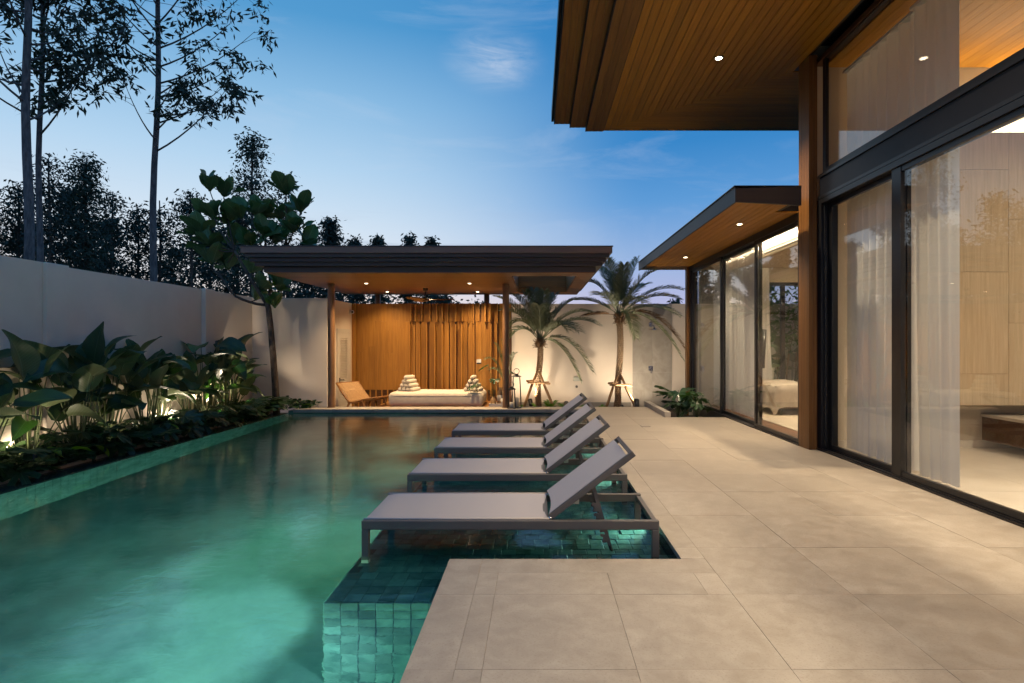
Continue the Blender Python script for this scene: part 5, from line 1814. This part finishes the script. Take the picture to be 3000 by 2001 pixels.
# garden outside the bedroom window
GB = 'plants outside the bedroom window'
for i, (x, y, n, h0, h1, lb) in enumerate(((5.25, 13.3, 9, .5, 1.25, 'broad leaved plant outside the left half of the bedroom window'), (6.0, 13.2, 9, .6, 1.5, 'broad leaved plant outside the right half of the bedroom window'), (5.65, 13.6, 8, .9, 1.9, 'tall broad leaved plant at the back outside the bedroom window'))):
    paddle_plant('paddle_plant', lb, 'plant', x, y, SUNK, n, h0, h1, 950 + i, .4, 1.0, GB)
sh_ = thing('bamboo_shrub', 'thin stemmed shrub with narrow leaves high outside the bedroom window', 'shrub', (5.6, 13.4, SUNK))
cen = []
for k in range(16):
    x0, y0 = 5.6 + rr.uniform(-.5, .6), 13.4 + rr.uniform(-.3, .3)
    tip = Vector((x0 + rr.uniform(-.5, .5), y0 + rr.uniform(-.2, .2), rr.uniform(1.6, 3.2)))
    pts = bez(Vector((x0, y0, SUNK)), Vector((x0, y0, 1.2)), tip, 6)
    b.tube(pts, [.014, .012, .011, .009, .008, .006, .004], 5)
    cen += [tuple(pts[4]), tuple(pts[5]), tuple(pts[6]), tuple(tip + Vector((.1, 0, -.1)))]
b.build('stems', 'pole_wood', sh_, smooth=True)['kind'] = 'stuff'
leaf_cloud('foliage', cen, 14, (.16, .12, .13), .19, 31, 'fern_leaf', sh_, .7, .3)
# ================================================================ LAMPS
WARM = (1.0, 0.70, 0.38)
WARM2 = (1.0, 0.78, 0.52)
POOLC = (0.60, 1.0, 0.86)
# pavilion downlights; the last, middle spot has no fitting
for x, y, p in ((-3.53, 11.6, 380), (-1.39, 11.6, 480), (-3.6, 13.2, 150), (-1.42, 13.2, 190), (-2.5, 13.0, 130)):
    lamp('SPOT', (x, y, zs - 0.012), p, WARM, (0, 0.08, -1), 0.035, 125, 0.9, pav)
# villa eave downlight; the two nearer spots are added unseen to light the deck
for y, p in ((7.16, 820), (4.4, 430), (1.6, 260)):
    lamp('SPOT', (2.33, y, ZS - 0.02), p, WARM2, (0, 0, -1), 0.05, 100, 0.8, vil)
for x, y in ((2.93, 8.08), (2.98, 11.2)):
    lamp('SPOT', (x, y, ZW - 0.012), 420, WARM2, (0, 0, -1), 0.035, 125, 0.9, vil)
# living room ceiling lamps and cove
for x, y, p in ((4.42, 4.0, 1350), (4.42, 2.0, 1450), (4.42, -0.4, 1200), (7.0, 4.6, 800), (6.9, 1.6, 800)):
    lamp('SPOT', (x, y, 4.90), p, (1.0, 0.83, 0.62), (-0.1, -0.22 if x < 5 else 0, -1), 0.16, 116 if x < 5 else 140, 0.8, vil)
lamp('AREA', (6.9, 7.12, 4.02), 60, WARM2, (pi - 0.3, 0, 0), 3.4, sy=0.05, parent=vil)
# bedroom
lamp('AREA', (4.0, 9.5, 2.965), 120, WARM2, (pi, -0.2, 0), 0.05, sy=4.0, parent=vil)
lamp('AREA', (6.6, 11.66, 2.965), 150, WARM2, (pi + 0.2, 0, 0), 4.6, sy=0.05, parent=vil)
for x, y in ((5.0, 10.6), (5.0, 8.6), (6.8, 9.6)):
    lamp('SPOT', (x, y, 2.89), 300, WARM2, (0, 0, -1), 0.04, 130, 0.8, vil)


# garden uplights
def uplight(loc, aim, power, label, cone=70, col=(1.0, 0.82, 0.60), h=0.16, r=0.05):
    t = thing('garden_spotlight', label, 'spotlight', loc, 'small black garden spotlights')
    a = Vector(aim).normalized()
    L = Vector(loc)
    MB().lathe([(0.012, -0.12), (0.012, 0.02)], tuple(L), 8).build('spike', 'wet_black', t)
    q = a.to_track_quat('Z', 'Y').to_matrix().to_4x4()
    q.translation = L + Vector((0, 0, 0.03))
    b = MB().lathe([(r * .8, 0), (r, 0.02), (r, h), (r * .86, h), (r * .86, h - 0.03), (r * .3, h - 0.032)], (0, 0, 0), 18)
    b.v = [tuple(q @ Vector(p)) for p in b.v]
    b.build('housing', 'wet_black', t)
    b = MB().lathe([(r * .84, h - 0.026), (r * .84, h - 0.024)], (0, 0, 0), 16)
    b.v = [tuple(q @ Vector(p)) for p in b.v]
    b.build('lamp_face', 'lamp_warm', t)
    lamp('SPOT', tuple(q @ Vector((0, 0, h + 0.004))), power, col, a, 0.03, cone, 0.5, t)
    return t


uplight((-0.12, 12.70, -0.10), (-0.25, 0.75, 1.0), 85, 'tilted black spotlight in the ferns at the foot of the left palm', 125)
uplight((0.66, 12.55, -0.14), (0.10, 0.80, 1.0), 60, 'small spotlight among the brightest ferns', 135)
uplight((2.24, 12.50, -0.12), (0.10, 0.80, 1.0), 95, 'upright black spotlight in front of the right palm trunk', 135, h=0.20, r=0.06)
uplight((-5.98, 10.35, 0.0), (0.05, -0.05, 1.0), 75, 'small spotlight hidden among the bright green leaves near the tree', 140)
uplight((-5.72, 10.9, -0.02), (0.25, 0.2, 1.0), 40, 'small spotlight at the foot of the lit leaves', 120)
uplight((-5.95, 5.75, -0.02), (0.12, 0.25, 1.0), 75, 'small spotlight behind the leaves at the near left edge', 140)
for i, (y, p) in enumerate(((6.1, 17), (7.35, 17), (8.55, 15), (9.75, 12))):
    uplight((-5.46, y, 0.02), (-0.45, 0.05, 1.0), p, ('small front spotlight low in the left bed by the near paddle leaves', 'small front spotlight low in the left bed right of the nearer pilaster', 'small front spotlight low at the middle of the left bed', 'small front spotlight low before the tallest paddle clump')[i], 150, h=0.10, r=0.035)
uplight((1.90, 12.45, -0.16), (0.0, 0.31, 1.0), 150, 'small added spotlight in the ferns to brighten the bare right palm trunk', 32, h=0.10, r=0.04)  # extra spot, added to brighten the right trunk
uplight((0.06, 12.45, -0.18), (0.0, 0.42, 1.0), 60, 'small added spotlight in the ferns to brighten the left palm trunk', 34, h=0.10, r=0.04)  # likewise added, for the left trunk
for i, y in enumerate((5.2, 6.5, 8.0, 9.2)):  # fill lights added behind the plants to brighten the left wall
    uplight((-6.06, y, -0.06), (-0.02, 0.02, 1.0), 9 if y < 6 else 22, ('unseen fill light added at the foot of the wall by the near left edge', 'unseen fill light added at the foot of the wall left of the nearer pilaster', 'unseen fill light added at the foot of the wall behind the middle plants', 'unseen fill light added at the foot of the wall left of the tallest clump')[i], 165, h=0.07, r=0.03)
uplight((5.2, 13.3, -0.2), (0.1, 0.3, 1.0), 120, 'spotlight among the plants outside the bedroom window', 110)
uplight((-5.45, 11.55, 0.10), (0.6, 0.1, 1.0), 7, 'small spotlight in the ground cover by the tree', 150)


# underwater lamps
def pool_lamp(loc, face, power, label, aim, cone=120, r=0.06, col=POOLC):
    t = thing('pool_light', label, 'pool light', loc, 'round underwater lamps of the pool')
    f = Vector(face).normalized()
    q = f.to_track_quat('Z', 'Y').to_matrix().to_4x4()
    q.translation = Vector(loc)
    b = MB().lathe([(r, 0.0), (r, 0.008), (r * .8, 0.012)], (0, 0, 0), 20)
    b.v = [tuple(q @ Vector(p)) for p in b.v]
    b.build('rim', 'steel', t)
    b = MB().lathe([(r * .75, 0.0122), (r * .75, 0.0135)], (0, 0, 0), 20)
    b.v = [tuple(q @ Vector(p)) for p in b.v]
    b.build('lamp_face', 'lamp_pool', t)
    lamp('SPOT', tuple(q @ Vector((0, 0, 0.03))), power, col, aim, r * 0.7, cone, 1.0, t)


BLUE, GREEN = (0.76, 0.92, 1.0), (0.60, 1.0, 0.60)
LEDGE_LAMPS = (('underwater lamp in the ledge wall below the foot of the nearest lounger', 3.85, 200, BLUE, (-1, -0.25, -0.40), 100), ('underwater lamp in the ledge wall just behind the nearest lounger', 4.70, 170, GREEN, (-0.8, -0.2, -1.0), 140),
               ('underwater lamp in the ledge wall below the second lounger', 5.35, 170, (0.75, 1.0, 0.90), (-1, 0.0, -0.6), 128), ('underwater lamp in the ledge wall below the third lounger', 7.3, 70, POOLC, (-1, 0, -0.25), 140),
               ('underwater lamp in the ledge wall below the farthest lounger', 8.9, 80, POOLC, (-1, 0.2, -0.2), 140))
for lb, y, p, c, aim, cone in LEDGE_LAMPS:
    pool_lamp((-1.238, y, -0.52), (-1, 0, 0), p, lb, aim, cone, col=c)
for lb, y, p, aim in (('nearest underwater lamp in the wall below the deck corner', 1.2, 45, (-1, 0.1, -0.35)), ('second underwater lamp in the wall below the deck corner', 2.7, 80, (-1, -0.1, -0.35))):
    pool_lamp((-0.542, y, -0.55), (-1, 0, 0), p, lb, aim, 135, col=BLUE)
pool_lamp((-5.085, 2.3, -0.55), (1, 0, 0), 1250, 'underwater lamp added in the left pool wall to light the tiled ledge end', (4.2, 1.1, 0.0), 34, col=(0.6, 1.0, 0.70))  # added out of view so the tiled ledge end is lit
pool_lamp((-5.085, 0.6, -0.70), (1, 0, 0), 60, 'added underwater lamp low in the left pool wall near the photographer', (1, 0.25, -0.1), 150)  # extra fill lamp, added out of view
for i, (y, p) in enumerate(((4.42, 26), (5.95, 20), (7.4, 14))):
    pool_lamp((0.895, y, -0.145), (-1, 0, 0), p, ['tiny underwater lamp beside the nearest lounger head', 'tiny underwater lamp beside the second lounger head', 'tiny underwater lamp beside the third lounger head'][i], (-1, 0, -0.05), 160, r=0.025, col=(0.8, 1.0, 0.85))
